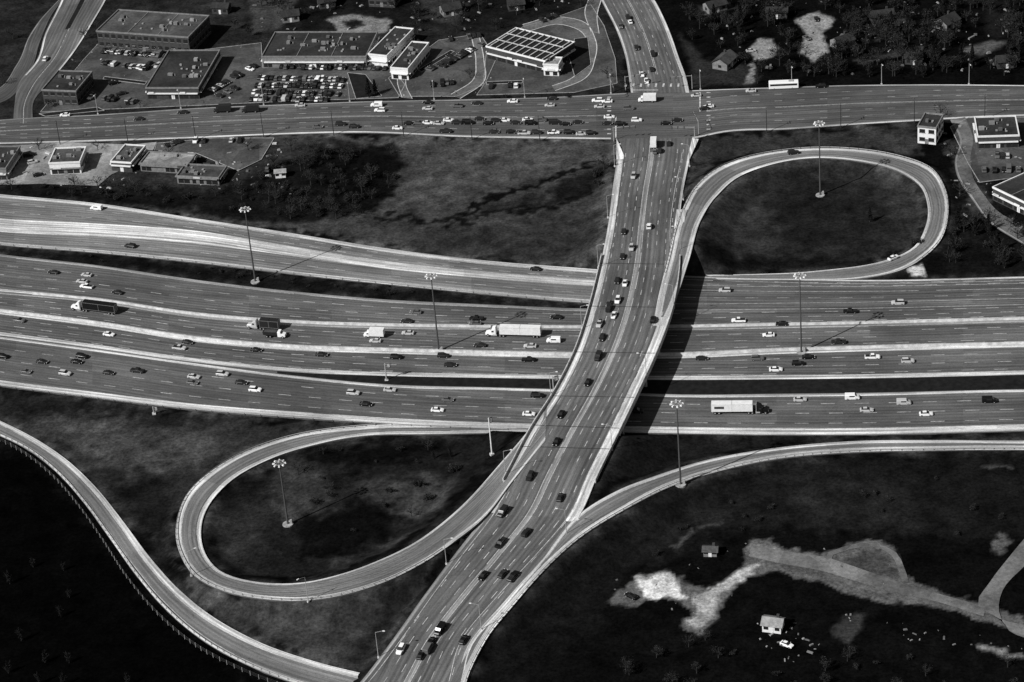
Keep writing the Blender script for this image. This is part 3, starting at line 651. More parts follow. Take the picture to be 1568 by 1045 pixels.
def house(u, v, L=9, D=7, h=3, rot=0., wall=WMID, roof=ROOFM, name="house"):
    mb = MB(); mb.box((0, 0, h / 2 - .2), (L, D, h + .4), wall); r = D * .32; o = .5
    a = [(-L / 2 - o, -D / 2 - o, h - .1), (L / 2 + o, -D / 2 - o, h - .1), (L / 2 + o, 0, h + r), (-L / 2 - o, 0, h + r)]
    mb.face(a, roof); mb.face([(-x, -y, z) for x, y, z in a], roof)
    for s_ in (-1, 1): mb.face([(s_ * L / 2, -D / 2, h), (s_ * L / 2, D / 2, h), (s_ * L / 2, 0, h + r - .2)], wall)
    for s_ in (-1, 1):
        for k in (-.3, .3): mb.box((k * L, s_ * (D / 2 + .02), 1.6), (1.4, .08, 1.2), GLASS)
        mb.box((s_ * (L / 2 + .02), 0, 1.6), (.08, 1.4, 1.2), GLASS)
    mb.box((0, -D / 2 - .04, 1.0), (1, .1, 2), WHITE); mb.box((L * .25, D * .15, h + r), (.8, .8, 1.4), WDRK)
    p = G(u, v); mb.obj(name, (p[0], p[1], gz(p[0], p[1])), rot)
house(1184, 962, 5.5, 4.5, 2.6, -.35, WHITE, ROOFL, "shed"); house(1088, 848, 4, 3, 2.0, -.2, WMID, ROOFM, "shed")
house(430, 270, 4, 3, 2.4, 0, WHITE, ROOFL, "shed")
for u, v, r_ in ((1095, 15, .4), (1190, 25, -.2), (1290, 70, .5), (1350, 30, .1), (1400, 95, -.3), (1450, 40, .7), (1540, 100, 0), (690, 20, .3), (790, 12, .1), (340, 18, -.3), (500, 8, .2), (445, 30, .1), (1110, 100, 1.)):
    house(u, v, random.uniform(7, 10), random.uniform(5, 7), 3, r_, random.choice((WMID, WDRK, WDRK)), random.choice((ROOFD, ROOFD, ROOFM)))
def debris(poly, n, mats, smin=.3, smax=1.4):
    P = np.array(poly, float); mb = MB(); k = 0
    while k < n:
        u = random.uniform(P[:, 0].min(), P[:, 0].max()); v = random.uniform(P[:, 1].min(), P[:, 1].max())
        if sdpoly(np.array([u]), np.array([v]), P)[0] > 0: continue
        p = G(u, v); s_ = random.uniform(smin, smax) ** 1.2; k += 1
        mb.box((p[0], p[1], gz(p[0], p[1]) + s_ * .15), (s_ * random.uniform(.6, 2.4), s_ * random.uniform(.4, 1), s_ * random.uniform(.3, .8)), random.choice(mats), random.uniform(0, 6.28), random.uniform(.5, 1))
    mb.obj("debris")
debris([(1140, 965), (1200, 935), (1260, 985), (1230, 1030), (1160, 1010)], 26, (WMID, CONCD, HVAC), .2, .9)
debris([(1270, 940), (1340, 940), (1568, 985), (1568, 1010), (1400, 985)], 22, (WMID, CONCD, HVAC), .2, .8)
debris([(940, 880), (1150, 830), (1400, 850), (1500, 930), (1200, 880), (1060, 960), (930, 930)], 36, (WMID, CONCD), .2, .7)
debris([(1060, 0), (1568, 0), (1568, 110), (1180, 115), (1070, 60)], 130, (WMID, CONCD, HVAC, CONCD), .3, 1.5)
debris([(380, 0), (900, 0), (720, 45), (400, 50)], 60, (HVAC, WMID, CONCD), .3, 1.4)
debris([(20, 225), (420, 212), (470, 300), (180, 290), (30, 285)], 110, (HVAC, WMID, CONCD, CONC), .3, 1.3)
debris([(1440, 190), (1568, 180), (1568, 345), (1460, 330)], 50, (HVAC, WMID, CONCD), .3, 1.2)
debris([(60, 70), (400, 60), (740, 60), (940, 90), (900, 140), (300, 160), (70, 170)], 130, (HVAC, WMID, CONC, CONCD), .2, .9)
# ------------------------------------------------------------------ vehicles
def loft(mb, st_, mat, topm=None):
    rings = [[(x, -w_, z0), (x, -w_, z1 - .12 * (z1 - z0)), (x, -w_ + .1, z1), (x, w_ - .1, z1), (x, w_, z1 - .12 * (z1 - z0)), (x, w_, z0)] for x, w_, z0, z1 in st_]
    for i in range(len(rings) - 1):
        for k in range(6):
            j = (k + 1) % 6; m_ = mat
            if topm and k == 2 and topm[i]: m_ = topm[i]
            mb.face([rings[i][k], rings[i][j], rings[i + 1][j], rings[i + 1][k]][::-1], m_)
    mb.face(rings[0], mat); mb.face(rings[-1][::-1], mat)
def wheels(mb, xs, hw_, r=.34, w_=.24):
    for x in xs:
        for s_ in (-1, 1):
            mb.tube((x, s_ * (hw_ - w_), r), (x, s_ * (hw_ + .02), r), r, r, TYRE, 10); mb.tube((x, s_ * (hw_), r), (x, s_ * (hw_ + .04), r), r * .5, r * .5, STEEL, 6)
def car(kind, p):
    mb = MB(); P = CARP[p]
    if kind == 'sedan':
        loft(mb, [(-2.3, .72, .4, .8), (-2.15, .86, .25, .98), (-1.3, .9, .22, 1.0), (.9, .9, .22, .98), (1.9, .86, .24, .84), (2.3, .7, .32, .66)], P)
        loft(mb, [(-1.75, .78, .9, 1.0), (-1.15, .68, .95, 1.42), (.15, .68, .95, 1.46), (1.05, .78, .9, .99)], GLASS, [None, P, None]); hw_ = .88; xw = (-1.4, 1.4)
    elif kind == 'suv':
        loft(mb, [(-2.3, .82, .45, 1.05), (-2.2, .92, .3, 1.12), (-1.3, .95, .28, 1.14), (1.0, .95, .28, 1.12), (2.0, .9, .3, 1.02), (2.35, .78, .4, .85)], P)
        loft(mb, [(-2.2, .84, 1.05, 1.12), (-1.95, .76, 1.05, 1.7), (.2, .76, 1.05, 1.76), (1.05, .84, 1.05, 1.13)], GLASS, [None, P, None]); hw_ = .93; xw = (-1.4, 1.45)
    elif kind == 'van':
        loft(mb, [(-2.6, .92, .4, 1.9), (-2.5, .98, .3, 2.05), (.9, .98, .3, 2.05), (1.5, .97, .3, 1.45), (2.3, .92, .3, 1.1), (2.6, .8, .4, .85)], P)
        mb.box((-.1, 0, 1.55), (1.9, 2.0, .5), GLASS); mb.face([(1.02, -.8, 1.97), (1.02, .8, 1.97), (1.52, .82, 1.5), (1.52, -.82, 1.5)][::-1], GLASS); hw_ = .96; xw = (-1.6, 1.6)
    else:
        loft(mb, [(-2.7, .9, .45, .95), (-2.6, .95, .35, 1.05), (-.7, .95, .35, 1.05), (1.0, .95, .35, 1.1), (2.3, .92, .35, 1.02), (2.65, .8, .45, .85)], P)
        loft(mb, [(-.75, .84, 1.0, 1.1), (-.6, .76, 1.0, 1.72), (.6, .76, 1.0, 1.75), (1.2, .84, 1.0, 1.12)], GLASS, [None, P, None])
        mb.box((-1.7, 0, 1.08), (1.6, 1.5, .06), TYRE); hw_ = .93; xw = (-1.65, 1.65)
    wheels(mb, xw, hw_)
    for s_ in (-1, 1):
        mb.box((2.2 if kind in ('sedan', 'suv') else 2.5, s_ * .6, .68), (.16, .34, .16), LAMPW); mb.box((-2.24 if kind in ('sedan', 'suv') else -2.6, s_ * .66, .8), (.12, .28, .16), CARP['g'])
        mb.box((.85, s_ * (hw_ + .12), 1.02), (.15, .2, .13), P)
    return mb.mesh(kind)
CM = {(k, p): car(k, p) for k in ('sedan', 'suv', 'van', 'pickup') for p in CARP}
def semi(tr, cabm, L=14.5, logo=False):
    mb = MB(); x0 = -L - .5
    mb.box((x0 / 2 - .5 + .25, 0, 2.55), (L, 2.55, 2.8), tr)
    mb.box((x0 / 2 - .5, 0, 1.02), (L - 1, 1.0, .25), TYRE)
    for zz in (1.2, 3.88): mb.box((x0 / 2 - .25, 0, zz), (L + .02, 2.61, .12), CONC if tr is WHITE else WMID)
    for k in (0, L / 2, L): mb.box((x0 / 2 - .25 - L / 2 + k, 0, 2.55), (.1, 2.6, 2.8), CONC if tr is WHITE else WMID)
    if logo:
        for s_ in (-1, 1): mb.box((x0 / 2 - 4.4, s_ * 1.29, 2.7), (3.2, .03, .9), WDRK)
    mb.box((-.2, 0, .8), (7.5, .9, .3), TYRE)
    loft(mb, [(.8, 1.15, .8, 3.3), (1.0, 1.2, .7, 3.5), (2.2, 1.2, .7, 3.0), (2.7, 1.15, .7, 2.2), (2.75, 1.0, .7, 1.75), (4.4, .85, .6, 1.6), (4.6, .8, .6, 1.2)], cabm)
    mb.face([(2.24, -1.0, 2.98), (2.24, 1.0, 2.98), (2.74, 1.0, 2.25), (2.74, -1.0, 2.25)][::-1], GLASS)
    for s_ in (-1, 1):
        mb.box((1.9, s_ * 1.2, 2.2), (.8, .06, .6), GLASS); mb.tube((.7, s_ * 1.05, .8), (.7, s_ * 1.05, 3.7), .1, .1, STEEL, 6)
        mb.box((1.2, s_ * 1.0, .75), (1.4, .5, .5), STEEL)
    mb.box((4.62, 0, .95), (.12, 1.5, .5), STEEL)
    wheels(mb, (3.7, -.6, -1.8, x0 + 1.2, x0 + 2.5), 1.2, .5, .5)
    mb.box((x0 + .3, 0, .6), (.12, 2.3, .15), STEEL)
    return mb
def boxtruck(b_, c_):
    mb = MB(); mb.box((-1.4, 0, 2.1), (5.2, 2.4, 2.5), b_); mb.box((-.5, 0, .7), (7, .9, .3), TYRE)
    loft(mb, [(1.35, 1.05, .6, 2.3), (2.2, 1.05, .5, 2.3), (2.7, 1.0, .5, 1.5), (3.3, .9, .5, 1.25)], c_); mb.face([(2.24, -.9, 2.25), (2.24, .9, 2.25), (2.68, .88, 1.58), (2.68, -.88, 1.58)][::-1], GLASS)
    mb.box((1.8, 0, 1.75), (.6, 2.14, .5), GLASS); wheels(mb, (2.4, -2.4), 1.05, .42, .3); return mb
def bus():
    mb = MB(); loft(mb, [(-6, 1.2, .4, 2.9), (-5.9, 1.27, .35, 3.05), (5.8, 1.27, .35, 3.05), (6, 1.2, .4, 2.8)], CARP['w']); mb.box((0, 0, 1.95), (11, 2.58, .85), GLASS)
    mb.box((-3, 0, 3.15), (2, 1.6, .3), STEEL); mb.box((6.0, 0, 1.9), (.06, 2.2, 1.1), GLASS); wheels(mb, (-3.5, 3.8), 1.24, .48, .3); return mb
def dump():
    mb = MB(); mb.box((-1.6, 0, 1.7), (5, 2.4, 1.2), CARP['d'], tap=1.06); mb.box((-1.6, 0, 2.32), (4.4, 1.9, .1), ROOFM); mb.box((-.4, 0, .8), (7.4, 1, .3), TYRE)
    loft(mb, [(1.2, 1.1, .6, 2.6), (2.2, 1.1, .6, 2.6), (2.6, 1.05, .6, 1.8), (3.9, .9, .6, 1.5)], CARP['w']); mb.face([(2.24, -.9, 2.5), (2.24, .9, 2.5), (2.6, .9, 1.85), (2.6, -.9, 1.85)][::-1], GLASS)
    wheels(mb, (3, -1.6, -2.9), 1.1, .48, .35); return mb
SP = {'semiw': (semi(WHITE, CARP['w']), 'semi_truck'), 'semib': (semi(CARP['b'], CARP['w'], 13), 'semi_truck'), 'semid': (semi(WHITE, CARP['b'], 13.5, True), 'semi_truck'),
      'flat': (semi(CARP['d'], CARP['s'], 7), 'semi_truck'), 'box': (boxtruck(WHITE, CARP['w']), 'box_truck'), 'boxd': (boxtruck(CARP['d'], CARP['d']), 'box_truck'), 'bus': (bus(), 'bus'), 'dump': (dump(), 'dump_truck')}
SP = {k: (m_.mesh(n_), n_) for k, (m_, n_) in SP.items()}
def snap(road, u, v):
    z = 0.0
    for _ in range(4):
        P = G(u, v, z); i = int(np.argmin(np.linalg.norm(road.C[:, :2] - P[:2], axis=1)))
        d = road.R[i] - road.L[i]; t = np.dot(P[:2] - road.L[i][:2], d[:2]) / np.dot(d[:2], d[:2]); t = min(max(t, -.1), 1.1)
        z = (road.L[i] + d * t)[2] + road.zo
        z += np.dot((P - (road.L[i] + d * t))[:2], road.T[i][:2]) * road.T[i][2]
    return G(u, v, z), road.T[i]
def put(road, u, v, c='d', sg=1):
    P, T_ = snap(road, u, v); T_ = T_ * sg; rot = math.atan2(T_[1], T_[0]) + random.uniform(-.02, .02)
    slope = math.asin(T_[2]); sc = random.uniform(.9, .98)
    if c in SP: me, n_ = SP[c]; sc = 1.0
    else:
        k = random.choices(('sedan', 'suv', 'van', 'pickup'), (7, 3, 1, 1))[0]
        if len(c) > 1: k = {'v': 'van', 'p': 'pickup'}[c[1]]; c = c[0]
        me = CM[(k, c)]; n_ = {'sedan': 'car', 'suv': 'suv', 'van': 'van', 'pickup': 'pickup_truck'}[k]
    place(me, n_, (P[0], P[1], P[2] + .04), rot, sc, slope)
RW = -1; RE = 1
for u, v, c in ((148, 321, 'w'), (200, 379, 'd'), (820, 414, 'b'), (1110, 447, 's'), (1375, 466, 's')): put(rA, u, v, c, RW)
for u, v, c in ((82, 419, 'd'), (133, 423, 's'), (126, 433, 's'), (133, 441, 'w'), (180, 450, 'd'), (637, 480, 'g'), (623, 494, 'd'), (730, 490, 'b'), (728, 498, 'g'), (852, 488, 'b'), (1131, 493, 'w'), (1197, 498, 'b'), (1302, 479, 'b')): put(c1, u, v, c, RW)
put(c2, 128, 475, 'semib', RW); put(c2, 398, 503, 'flat', RW); put(c2, 422, 516, 'dump', RE); put(c2, 572, 516, 'box', RW); put(c2, 575, 524, 's', RW); put(c2, 625, 512, 's', RW)
put(c2, 764, 514, 'semiw', RW); put(c2, 848, 524, 'wv', RW); put(c2, 812, 532, 's', RW); put(c2, 735, 531, 'd', RW); put(c2, 1177, 515, 'w', RW); put(c2, 1284, 526, 'd', RW)
for u, v, c in ((30, 493, 'g'), (167, 514, 'w'), (288, 526, 'd'), (275, 535, 's'), (393, 538, 'b'), (493, 545, 'd'), (607, 549, 'b'), (679, 547, 'd'), (690, 561, 'd'), (810, 553, 'b'), (1075, 551, 'd'), (1238, 549, 'b'), (1222, 559, 'b'), (1336, 549, 'w'), (1390, 555, 's'), (1188, 568, 'w'), (1160, 551, 'g')): put(c3, u, v, c, RE)
for u, v, c in ((5, 548, 'b'), (65, 556, 'd'), (118, 556, 'b'), (126, 548, 'b'), (40, 571, 'g'), (100, 574, 's'), (167, 573, 'd'), (211, 570, 'd'), (297, 579, 's'), (295, 588, 'g'), (341, 575, 's'), (370, 588, 'd'), (391, 599, 'w'), (541, 604, 's'), (561, 621, 'b'), (597, 599, 's'), (686, 614, 'g'), (670, 630, 'w'), (823, 608, 'b'), (810, 636, 'w'),
                (1225, 614, 's'), (1305, 611, 'w'), (1327, 630, 's'), (1384, 619, 's'), (1418, 636, 'w'), (1515, 616, 'b')): put(c4, u, v, c, RE)
put(c4, 1155, 632, 'semid', RE); put(c4, 975, 632, 'd', RE)
for u, v, c in ((970, 272, 's'), (955, 357, 'd'), (967, 382, 's'), (953, 395, 'd'), (945, 432, 'd'), (957, 436, 'w'), (932, 467, 'g'), (946, 462, 'w'), (932, 475, 'd'), (940, 485, 'w'), (918, 498, 's'), (922, 519, 'd'), (916, 549, 'd'), (900, 588, 'b'), (859, 637, 'b'), (852, 679, 'b'), (812, 732, 'd'), (770, 787, 'd'), (767, 834, 'b'), (740, 884, 'b'), (674, 967, 'b'), (614, 997, 'w')): put(art, u, v, c, -1)
for u, v, c in ((994, 349, 'w'), (1000, 492, 'b'), (858, 764, 'd'), (806, 818, 'd'), (770, 881, 'd'), (786, 885, 'b'), (710, 982, 'b'), (660, 985, 'b'), (656, 995, 'g'), (645, 1005, 'b'), (1010, 233, 'd'), (1003, 234, 'g'), (1024, 222, 'd')): put(art, u, v, c, 1)
put(art, 1001, 223, 'box', 1)
for u, v, c in ((983, 116, 'w'), (990, 126, 'w'), (975, 75, 'd'), (950, 42, 'g'), (962, 30, 'd'), (1000, 85, 'd')): put(artn, u, v, c, -1)
put(artn, 998, 108, 'd', 1); put(artn, 965, 35, 'w', 1)
for u, v, c in ((100, 178, 'w'), (213, 184, 'd'), (280, 174, 'd'), (340, 172, 'boxd'), (383, 172, 'boxd'), (460, 163, 's'), (577, 163, 'wv'), (582, 171, 'w'), (655, 159, 'b'), (655, 168, 's'), (700, 164, 'g'), (730, 160, 'd'), (785, 157, 'w'), (845, 153, 'd'), (842, 163, 's'), (915, 156, 'w'), (930, 157, 'w'), (918, 165, 's'), (1150, 141, 's'), (1257, 134, 'b'), (1085, 165, 'w'), (1066, 148, 's'), (1078, 168, 'd')): put(top, u, v, c, -1)
put(top, 1200, 135, 'bus', -1); put(top, 990, 156, 'box', -1)
for u, v, c in ((522, 192, 'd'), (543, 196, 'd'), (487, 196, 'g'), (609, 198, 'w'), (627, 191, 'b'), (642, 190, 'g'), (655, 190, 'w'), (672, 191, 's'), (687, 186, 'w'), (683, 203, 'd'), (700, 190, 'd'), (717, 190, 'b'), (735, 184, 'd'), (748, 191, 'b'), (760, 187, 'd'), (757, 204, 'd'), (773, 186, 'w'), (790, 190, 'd'), (808, 185, 'w'), (813, 191, 'b'), (783, 204, 'b'), (803, 206, 's'), (822, 205, 'd'), (828, 186, 'g'), (848, 205, 'w'), (850, 190, 'd'), (866, 192, 'b'), (872, 205, 'b'), (885, 189, 'd'), (890, 207, 's'), (905, 206, 'b'), (933, 181, 'w'), (950, 192, 'b'), (930, 191, 'd'), (975, 186, 'w'), (1020, 191, 'b'), (1037, 186, 'd'), (963, 168, 'g')): put(top, u, v, c, 1)
put(lr, 1215, 236, 'd', 1); put(lr, 1368, 397, 'w', -1); put(nwr, 70, 92, 'w', 1)
def parkrow(u0, v0, u1, v1, n, miss=.15, ang=None, stalls=True):
    A = G(u0, v0); B = G(u1, v1); base = math.atan2(B[1] - A[1], B[0] - A[0]) + math.pi / 2
    if ang is not None: base = ang
    for k in range(n):
        if random.random() < miss: continue
        P = A + (B - A) * (k / max(1, n - 1)); k_ = random.choices(('sedan', 'suv', 'van', 'pickup'), (6, 3, 1, 1))[0]
        place(CM[(k_, random.choice('wssggdddbbb'))], 'parked_car', (P[0] + random.uniform(-.15, .15), P[1] + random.uniform(-.4, .4), gz(P[0], P[1]) + .2), base + (math.pi if random.random() < .3 else 0) + random.uniform(-.04, .04), random.uniform(.88, .98))
parkrow(427, 104, 590, 106, 30, .2)
parkrow(398, 121, 526, 124, 21, .1); parkrow(394, 132, 522, 134, 21, .1); parkrow(390, 143, 518, 146, 21, .1); parkrow(386, 153, 500, 154, 17, .3)
parkrow(160, 80, 280, 90, 24, .3); parkrow(160, 98, 225, 106, 13, .3); parkrow(228, 100, 262, 106, 6, .3)
parkrow(325, 140, 388, 104, 12, .2); parkrow(330, 152, 372, 130, 8, .4); parkrow(170, 125, 200, 160, 8, .4); parkrow(140, 150, 205, 158, 10, .5)
parkrow(640, 118, 690, 88, 10, .3); parkrow(672, 105, 735, 70, 12, .3); parkrow(655, 132, 700, 128, 7, .4); parkrow(690, 62, 740, 55, 8, .4); parkrow(752, 134, 800, 132, 6, .4)
parkrow(830, 32, 850, 26, 3, .0); parkrow(1500, 262, 1560, 262, 9, .3); parkrow(1520, 240, 1550, 240, 5, .4); parkrow(250, 226, 275, 218, 5, .3); parkrow(300, 218, 395, 216, 8, .6); parkrow(45, 240, 60, 270, 4, .3)
for u, v in ((1205, 990), (966, 916), (1150, 80), (1235, 60), (1250, 30), (1180, 22), (1120, 88), (1290, 60), (230, 240), (410, 262)): parkrow(u, v, u + 5, v, 1, 0, random.uniform(0, 6))
# ------------------------------------------------------------------ street furniture
def highmast(u, v, H=31):
    mb = MB(); mb.tube((0, 0, -.3), (0, 0, .35), 1.8, 1.7, KERB, 16); mb.tube((0, 0, .3), (0, 0, H), .34, .17, STEELD, 10)
    n = 8; r = 1.5
    for i in range(n):
        a, b_ = 6.2832 * i / n, 6.2832 * (i + 1) / n
        mb.tube((r * cos(a), r * sin(a), H - .5), (r * cos(b_), r * sin(b_), H - .5), .09, .09, STEEL, 5); mb.tube((0, 0, H - .3), (r * cos(a), r * sin(a), H - .5), .07, .07, STEEL, 4)
        mb.box((r * 1.2 * cos(a), r * 1.2 * sin(a), H - .75), (.8, .55, .4), WHITE, a, .7)
    mb.tube((0, 0, H - .2), (0, 0, H + .5), .4, .1, STEEL, 8); mb.box((1.0, 0, 1.0), (.7, .7, 1.4), STEEL)
    P = G(u, v); mb.obj("high_mast_light", (P[0], P[1], gz(P[0], P[1])))
for u, v in ((391, 431), (672, 538), (1227, 540), (1043, 757), (1256, 299)): highmast(u, v)
highmast(441, 803, 24)
lm = MB(); lm.tube((0, 0, -.2), (0, 0, 9), .14, .08, STEEL, 6); lm.tube((0, 0, 9), (2.2, 0, 9.6), .06, .05, STEEL, 5); lm.box((2.5, 0, 9.6), (.8, .35, .2), WHITE, 0, .8); lm.box((0, 0, 0), (.6, .6, .6), CONC); LM = lm.mesh("street_lamp")
def lampat(r_, f, t, off, rr):
    i = int(f * (len(r_.L) - 1)); P = r_.pt(t, off)[i]; place(LM, "street_lamp", (P[0], P[1], P[2] + r_.zo - .1), rr)
for f in np.linspace(.12, .95, 10):
    i = int(f * (len(art.L) - 1)); a = math.atan2(*(art.R[i] - art.L[i])[[1, 0]]); lampat(art, f, 0, -.4, a); lampat(art, f + .03 if f < .95 else f, 1, .4, a + math.pi)
for f in np.linspace(.3, .85, 14): lampat(top, f, 0, -.8, -math.pi / 2)
for f in (.55, .68): lampat(ll, f, 0, -.8, random.random() * 6)
ts = MB(); ts.tube((0, 0, -.2), (0, 0, 6.4), .16, .11, STEEL, 8); ts.tube((0, 0, 6), (9, 0, 6.5), .1, .06, STEEL, 6)
for x in (4, 6.5, 8.8):
    ts.box((x, 0, 6.0), (.4, .35, 1.15), STEELD)
    for k in (-.35, 0, .35): ts.tube((x, -.18, 6 + k), (x, -.24, 6 + k), .13, .13, ROOFM, 8)
TS = ts.mesh("traffic_light")
for u, v, a in ((940, 216, -.1), (1064, 216, 3.0), (958, 138, .1), (1060, 136, 3.2), (936, 142, -1.5), (1070, 207, 1.7)):
    P = G(u, v); place(TS, "traffic_light", (P[0], P[1], gz(P[0], P[1])), a)
up = MB(); up.tube((0, 0, -.3), (0, 0, 11), .18, .12, BARK, 6); up.box((0, 0, 10.3), (2.4, .12, .14), BARK); up.box((0, 0, 9.4), (1.8, .12, .12), BARK)
for x in (-1.1, -.5, .5, 1.1): up.tube((x, 0, 10.35), (x, 0, 10.65), .06, .05, ROOFL, 5)
UP = up.mesh("utility_pole")
for k in range(14):
    f = .28 + .45 * k / 13; i = int(f * (len(top.L) - 1)); P = top.pt(1, 1.8)[i]
    if not 930 < proj(*P)[0] < 1075: place(UP, "utility_pole", (P[0], P[1], 0), 1.57)
def sign(u, v, rot, H=8, span=5, z=0, face=True):
    mb = MB(); mb.tube((0, 0, -.5), (0, 0, H), .25, .18, WHITE if H > 10 else STEEL, 8)
    for zz in (H - .3, H - 1.3): mb.tube((0, 0, zz), (span, 0, zz), .1, .08, STEEL, 6)
    mb.box((span * .62, -.2, H - .8), (span * .7, .1, 2.2), WMID); mb.box((span * .62, -.27, H - .8), (span * .66, .03, 2.0), STEELD)
    for q in (-.5, 0, .5): mb.box((span * .6, -.3, H - .8 + q), (span * .45, .02, .22), WHITE)
    mb.box((0, 0, .1), (1.2, 1.2, .8), CONC); P = G(u, v, z); mb.obj("highway_sign", (P[0], P[1], z + gz(P[0], P[1]) * (z == 0)), rot)
sign(755, 714, .4, 14, 1.2); sign(592, 583, 0, 7, 2); sign(236, 634, .1, 3, 1.5); sign(848, 600, .2, 6, 2)
# ------------------------------------------------------------------ vegetation
def tree_arrays(seed, H=9, R_=3.6, nl=420, ls=.24, evergreen=False):
    rg = random.Random(seed); mb = MB()
    mb.tube((0, 0, -.4), (0, 0, H * .45), .28, .17, BARK, 6, False); mb.tube((0, 0, H * .45), (rg.uniform(-.4, .4), rg.uniform(-.4, .4), H * .9), .17, .04, BARK, 5, False)
    cl = []
    for k in range(11):
        a = rg.uniform(0, 6.28); z0 = H * rg.uniform(.25, .6); r = R_ * rg.uniform(.5, 1.05); z1 = min(H * .95, z0 + H * rg.uniform(.12, .38))
        mb.tube((0, 0, z0), (r * cos(a), r * sin(a), z1), .12, .03, BARK, 4, False); cl.append((r * cos(a) * .85, r * sin(a) * .85, z1, R_ * rg.uniform(.2, .42)))
        for q in range(3):
            b_ = a + rg.uniform(-.8, .8); mb.tube((r * .6 * cos(a), r * .6 * sin(a), z0 + (z1 - z0) * .6), (r * cos(b_), r * sin(b_), z1 + rg.uniform(0, 1)), .06, .02, BARK, 3, False)
    cl.append((0, 0, H * .88, R_ * .35))
    for k in range(nl):
        if evergreen:
            z = rg.uniform(.12, 1) ** .8; rr = R_ * .62 * (1 - z) + .15; a = rg.uniform(0, 6.28); q = rg.uniform(.4, 1); c = (rr * q * cos(a), rr * q * sin(a), H * z)
        else:
            cx, cy, cz, cr = rg.choice(cl); v_ = Vector((rg.gauss(0, 1), rg.gauss(0, 1), rg.gauss(0, .8))).normalized() * cr * rg.uniform(.2, 1.35); c = (cx + v_.x, cy + v_.y, cz + v_.z)
        n = Vector((rg.gauss(0, 1), rg.gauss(0, 1), rg.gauss(0, 1) + .3)).normalized(); x = n.orthogonal().normalized() * ls * rg.uniform(.6, 1.5); y = n.cross(x.normalized()) * ls * rg.uniform(.5, 1.3); c = Vector(c)
        m_ = LEAFD if evergreen else (LEAF if rg.random() < .6 else (LEAF2 if rg.random() < .4 else LEAFD))
        mb.face([c - x - y * .4, c + x * .3 - y, c + x + y * .5, c - x * .2 + y], m_)
    return mb
TB = [tree_arrays(1, 9, 3.8, 420), tree_arrays(2, 11, 4.4, 480), tree_arrays(3, 7.5, 3.2, 320), tree_arrays(4, 10, 3.5, 420, .34, True), tree_arrays(5, 2.4, 2.2, 200, .22), tree_arrays(6, 8, 3.6, 130, .2)]
TNAME = ("tree", "tree", "tree", "pine_tree", "shrub", "bare_tree")
TM = [t.mesh(n_) for t, n_ in zip(TB, TNAME)]
TNP = []
for me in TM:
    c_ = np.empty(len(me.vertices) * 3, np.float32); me.vertices.foreach_get("co", c_); TNP.append((c_.reshape(-1, 3), np.array([p.vertices[:] for p in me.polygons]), np.array([p.material_index for p in me.polygons]), [m_.name for m_ in me.materials]))
VM = [BARK, LEAF, LEAF2, LEAFD]; VN = [m_.name for m_ in VM]
LIGHT = [np.array(P, float) for P, t, s in REG2 if t >= 80]
def mass(name, poly, n, kinds, smin=.7, smax=1.3, avoid=True):
    P = np.array(poly, float); C_, F_, I_ = [], [], []; off = 0; k = 0; tries = 0
    while k < n and tries < n * 20:
        tries += 1
        u = random.uniform(P[:, 0].min(), P[:, 0].max()); v = random.uniform(P[:, 1].min(), P[:, 1].max()); a = np.array([u]); b_ = np.array([v])
        if sdpoly(a, b_, P)[0] > 0: continue
        if avoid and any(sdpoly(a, b_, q)[0] < 6 for q in LIGHT): continue
        p = G(u, v); kd = random.choice(kinds); c_, f_, m_, nm = TNP[kd]; s = random.uniform(smin, smax); an = random.uniform(0, 6.28)
        rot = np.array([[cos(an), -sin(an), 0], [sin(an), cos(an), 0], [0, 0, 1]])
        C_.append((c_ * [s, s, s * random.uniform(.85, 1.15)]) @ rot.T + [p[0], p[1], gz(p[0], p[1])]); F_.append(f_ + off); off += len(c_)
        mp = np.array([VN.index(x) for x in nm]); I_.append(mp[m_]); k += 1
    me = npmesh(name, np.vstack(C_), np.vstack(F_), VM, np.concatenate(I_)); place(me, name, (0, 0, 0))
mass("woodland", [(1050, -40), (1600, -40), (1600, 115), (1420, 118), (1180, 118), (1060, 60), (1030, 0)], 270, (0, 1, 2, 3, 5, 5), .5, 1.0)
mass("woodland", [(380, -40), (900, -40), (870, 18), (740, 40), (640, 38), (600, 20), (400, 40)], 80, (0, 2, 5, 5), .5, 1.0)
mass("shrubs", [(-20, 283), (200, 285), (330, 295), (430, 250), (500, 230), (600, 225), (615, 260), (580, 310), (480, 335), (300, 318), (0, 292)], 130, (4, 4, 5, 5), .35, .9)
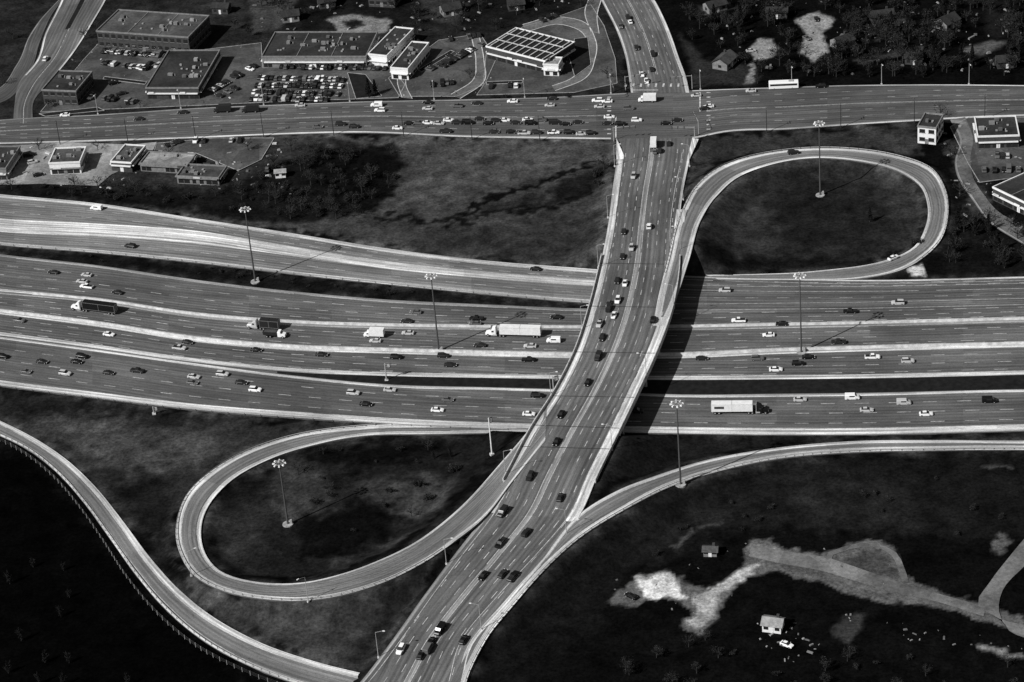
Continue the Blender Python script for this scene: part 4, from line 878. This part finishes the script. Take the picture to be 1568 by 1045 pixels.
mass("shrubs", [(450, 690), (700, 680), (690, 760), (560, 830), (470, 830)], 16, (4, 4, 5), .3, .7)
mass("woodland", [(1060, 970), (1240, 1000), (1568, 1010), (1568, 1060), (900, 1060)], 26, (2, 4, 5), .4, .6)
mass("shrubs", [(1450, 330), (1580, 340), (1600, 410), (1450, 415)], 40, (4, 5, 3), .5, .9)
mass("shrubs", [(0, 380), (380, 415), (640, 445), (640, 458), (380, 430), (0, 385)], 26, (4,), .25, .5)
mass("shrubs", [(900, 850), (1150, 760), (1500, 720), (1560, 830), (1200, 800), (1000, 860)], 16, (4,), .3, .6)
mass("woodland", [(-60, 780), (40, 800), (150, 930), (230, 1060), (-60, 1080)], 16, (3,), .35, .5)
for u, v, k, s in ((565, 150, 3, .9), (575, 145, 3, .7), (690, 700, 3, .35), (664, 702, 3, .3), (642, 745, 4, .9), (655, 765, 4, .8), (695, 722, 4, .9), (1332, 340, 3, .6), (1405, 375, 4, .8), (420, 255, 5, .8), (446, 232, 5, .8), (470, 300, 5, .6), (505, 320, 5, .7),
                   (445, 335, 5, .8), (515, 335, 5, .9), (545, 330, 5, .8), (1160, 128, 5, .6), (1060, 60, 0, .6), (75, 165, 2, .5), (215, 165, 5, .5), (1455, 240, 5, .8), (1440, 180, 5, .8), (1470, 300, 5, .8), (925, 260, 5, .8), (917, 285, 4, .9), (912, 270, 4, 1),
                   (405, 75, 5, .7), (385, 55, 0, .6), (150, 50, 5, .7), (320, 90, 5, .6), (720, 120, 5, .6), (870, 150, 4, .6), (775, 150, 4, .6), (0, 130, 5, .8), (20, 60, 5, .8), (380, 230, 5, .7), (330, 300, 5, .7),
                   (130, 60, 5, .8), (110, 120, 5, .6), (360, 45, 2, .7), (640, 50, 5, .8), (700, 50, 5, .7), (760, 45, 5, .8), (930, 120, 5, .7), (955, 130, 4, .8), (890, 10, 5, .8), (60, 230, 5, .7), (150, 230, 5, .6), (260, 240, 5, .6)):
    p = G(u, v); place(TM[k], TNAME[k], (p[0], p[1], gz(p[0], p[1])), random.random() * 6, s)
print("objects", len(bpy.data.objects))
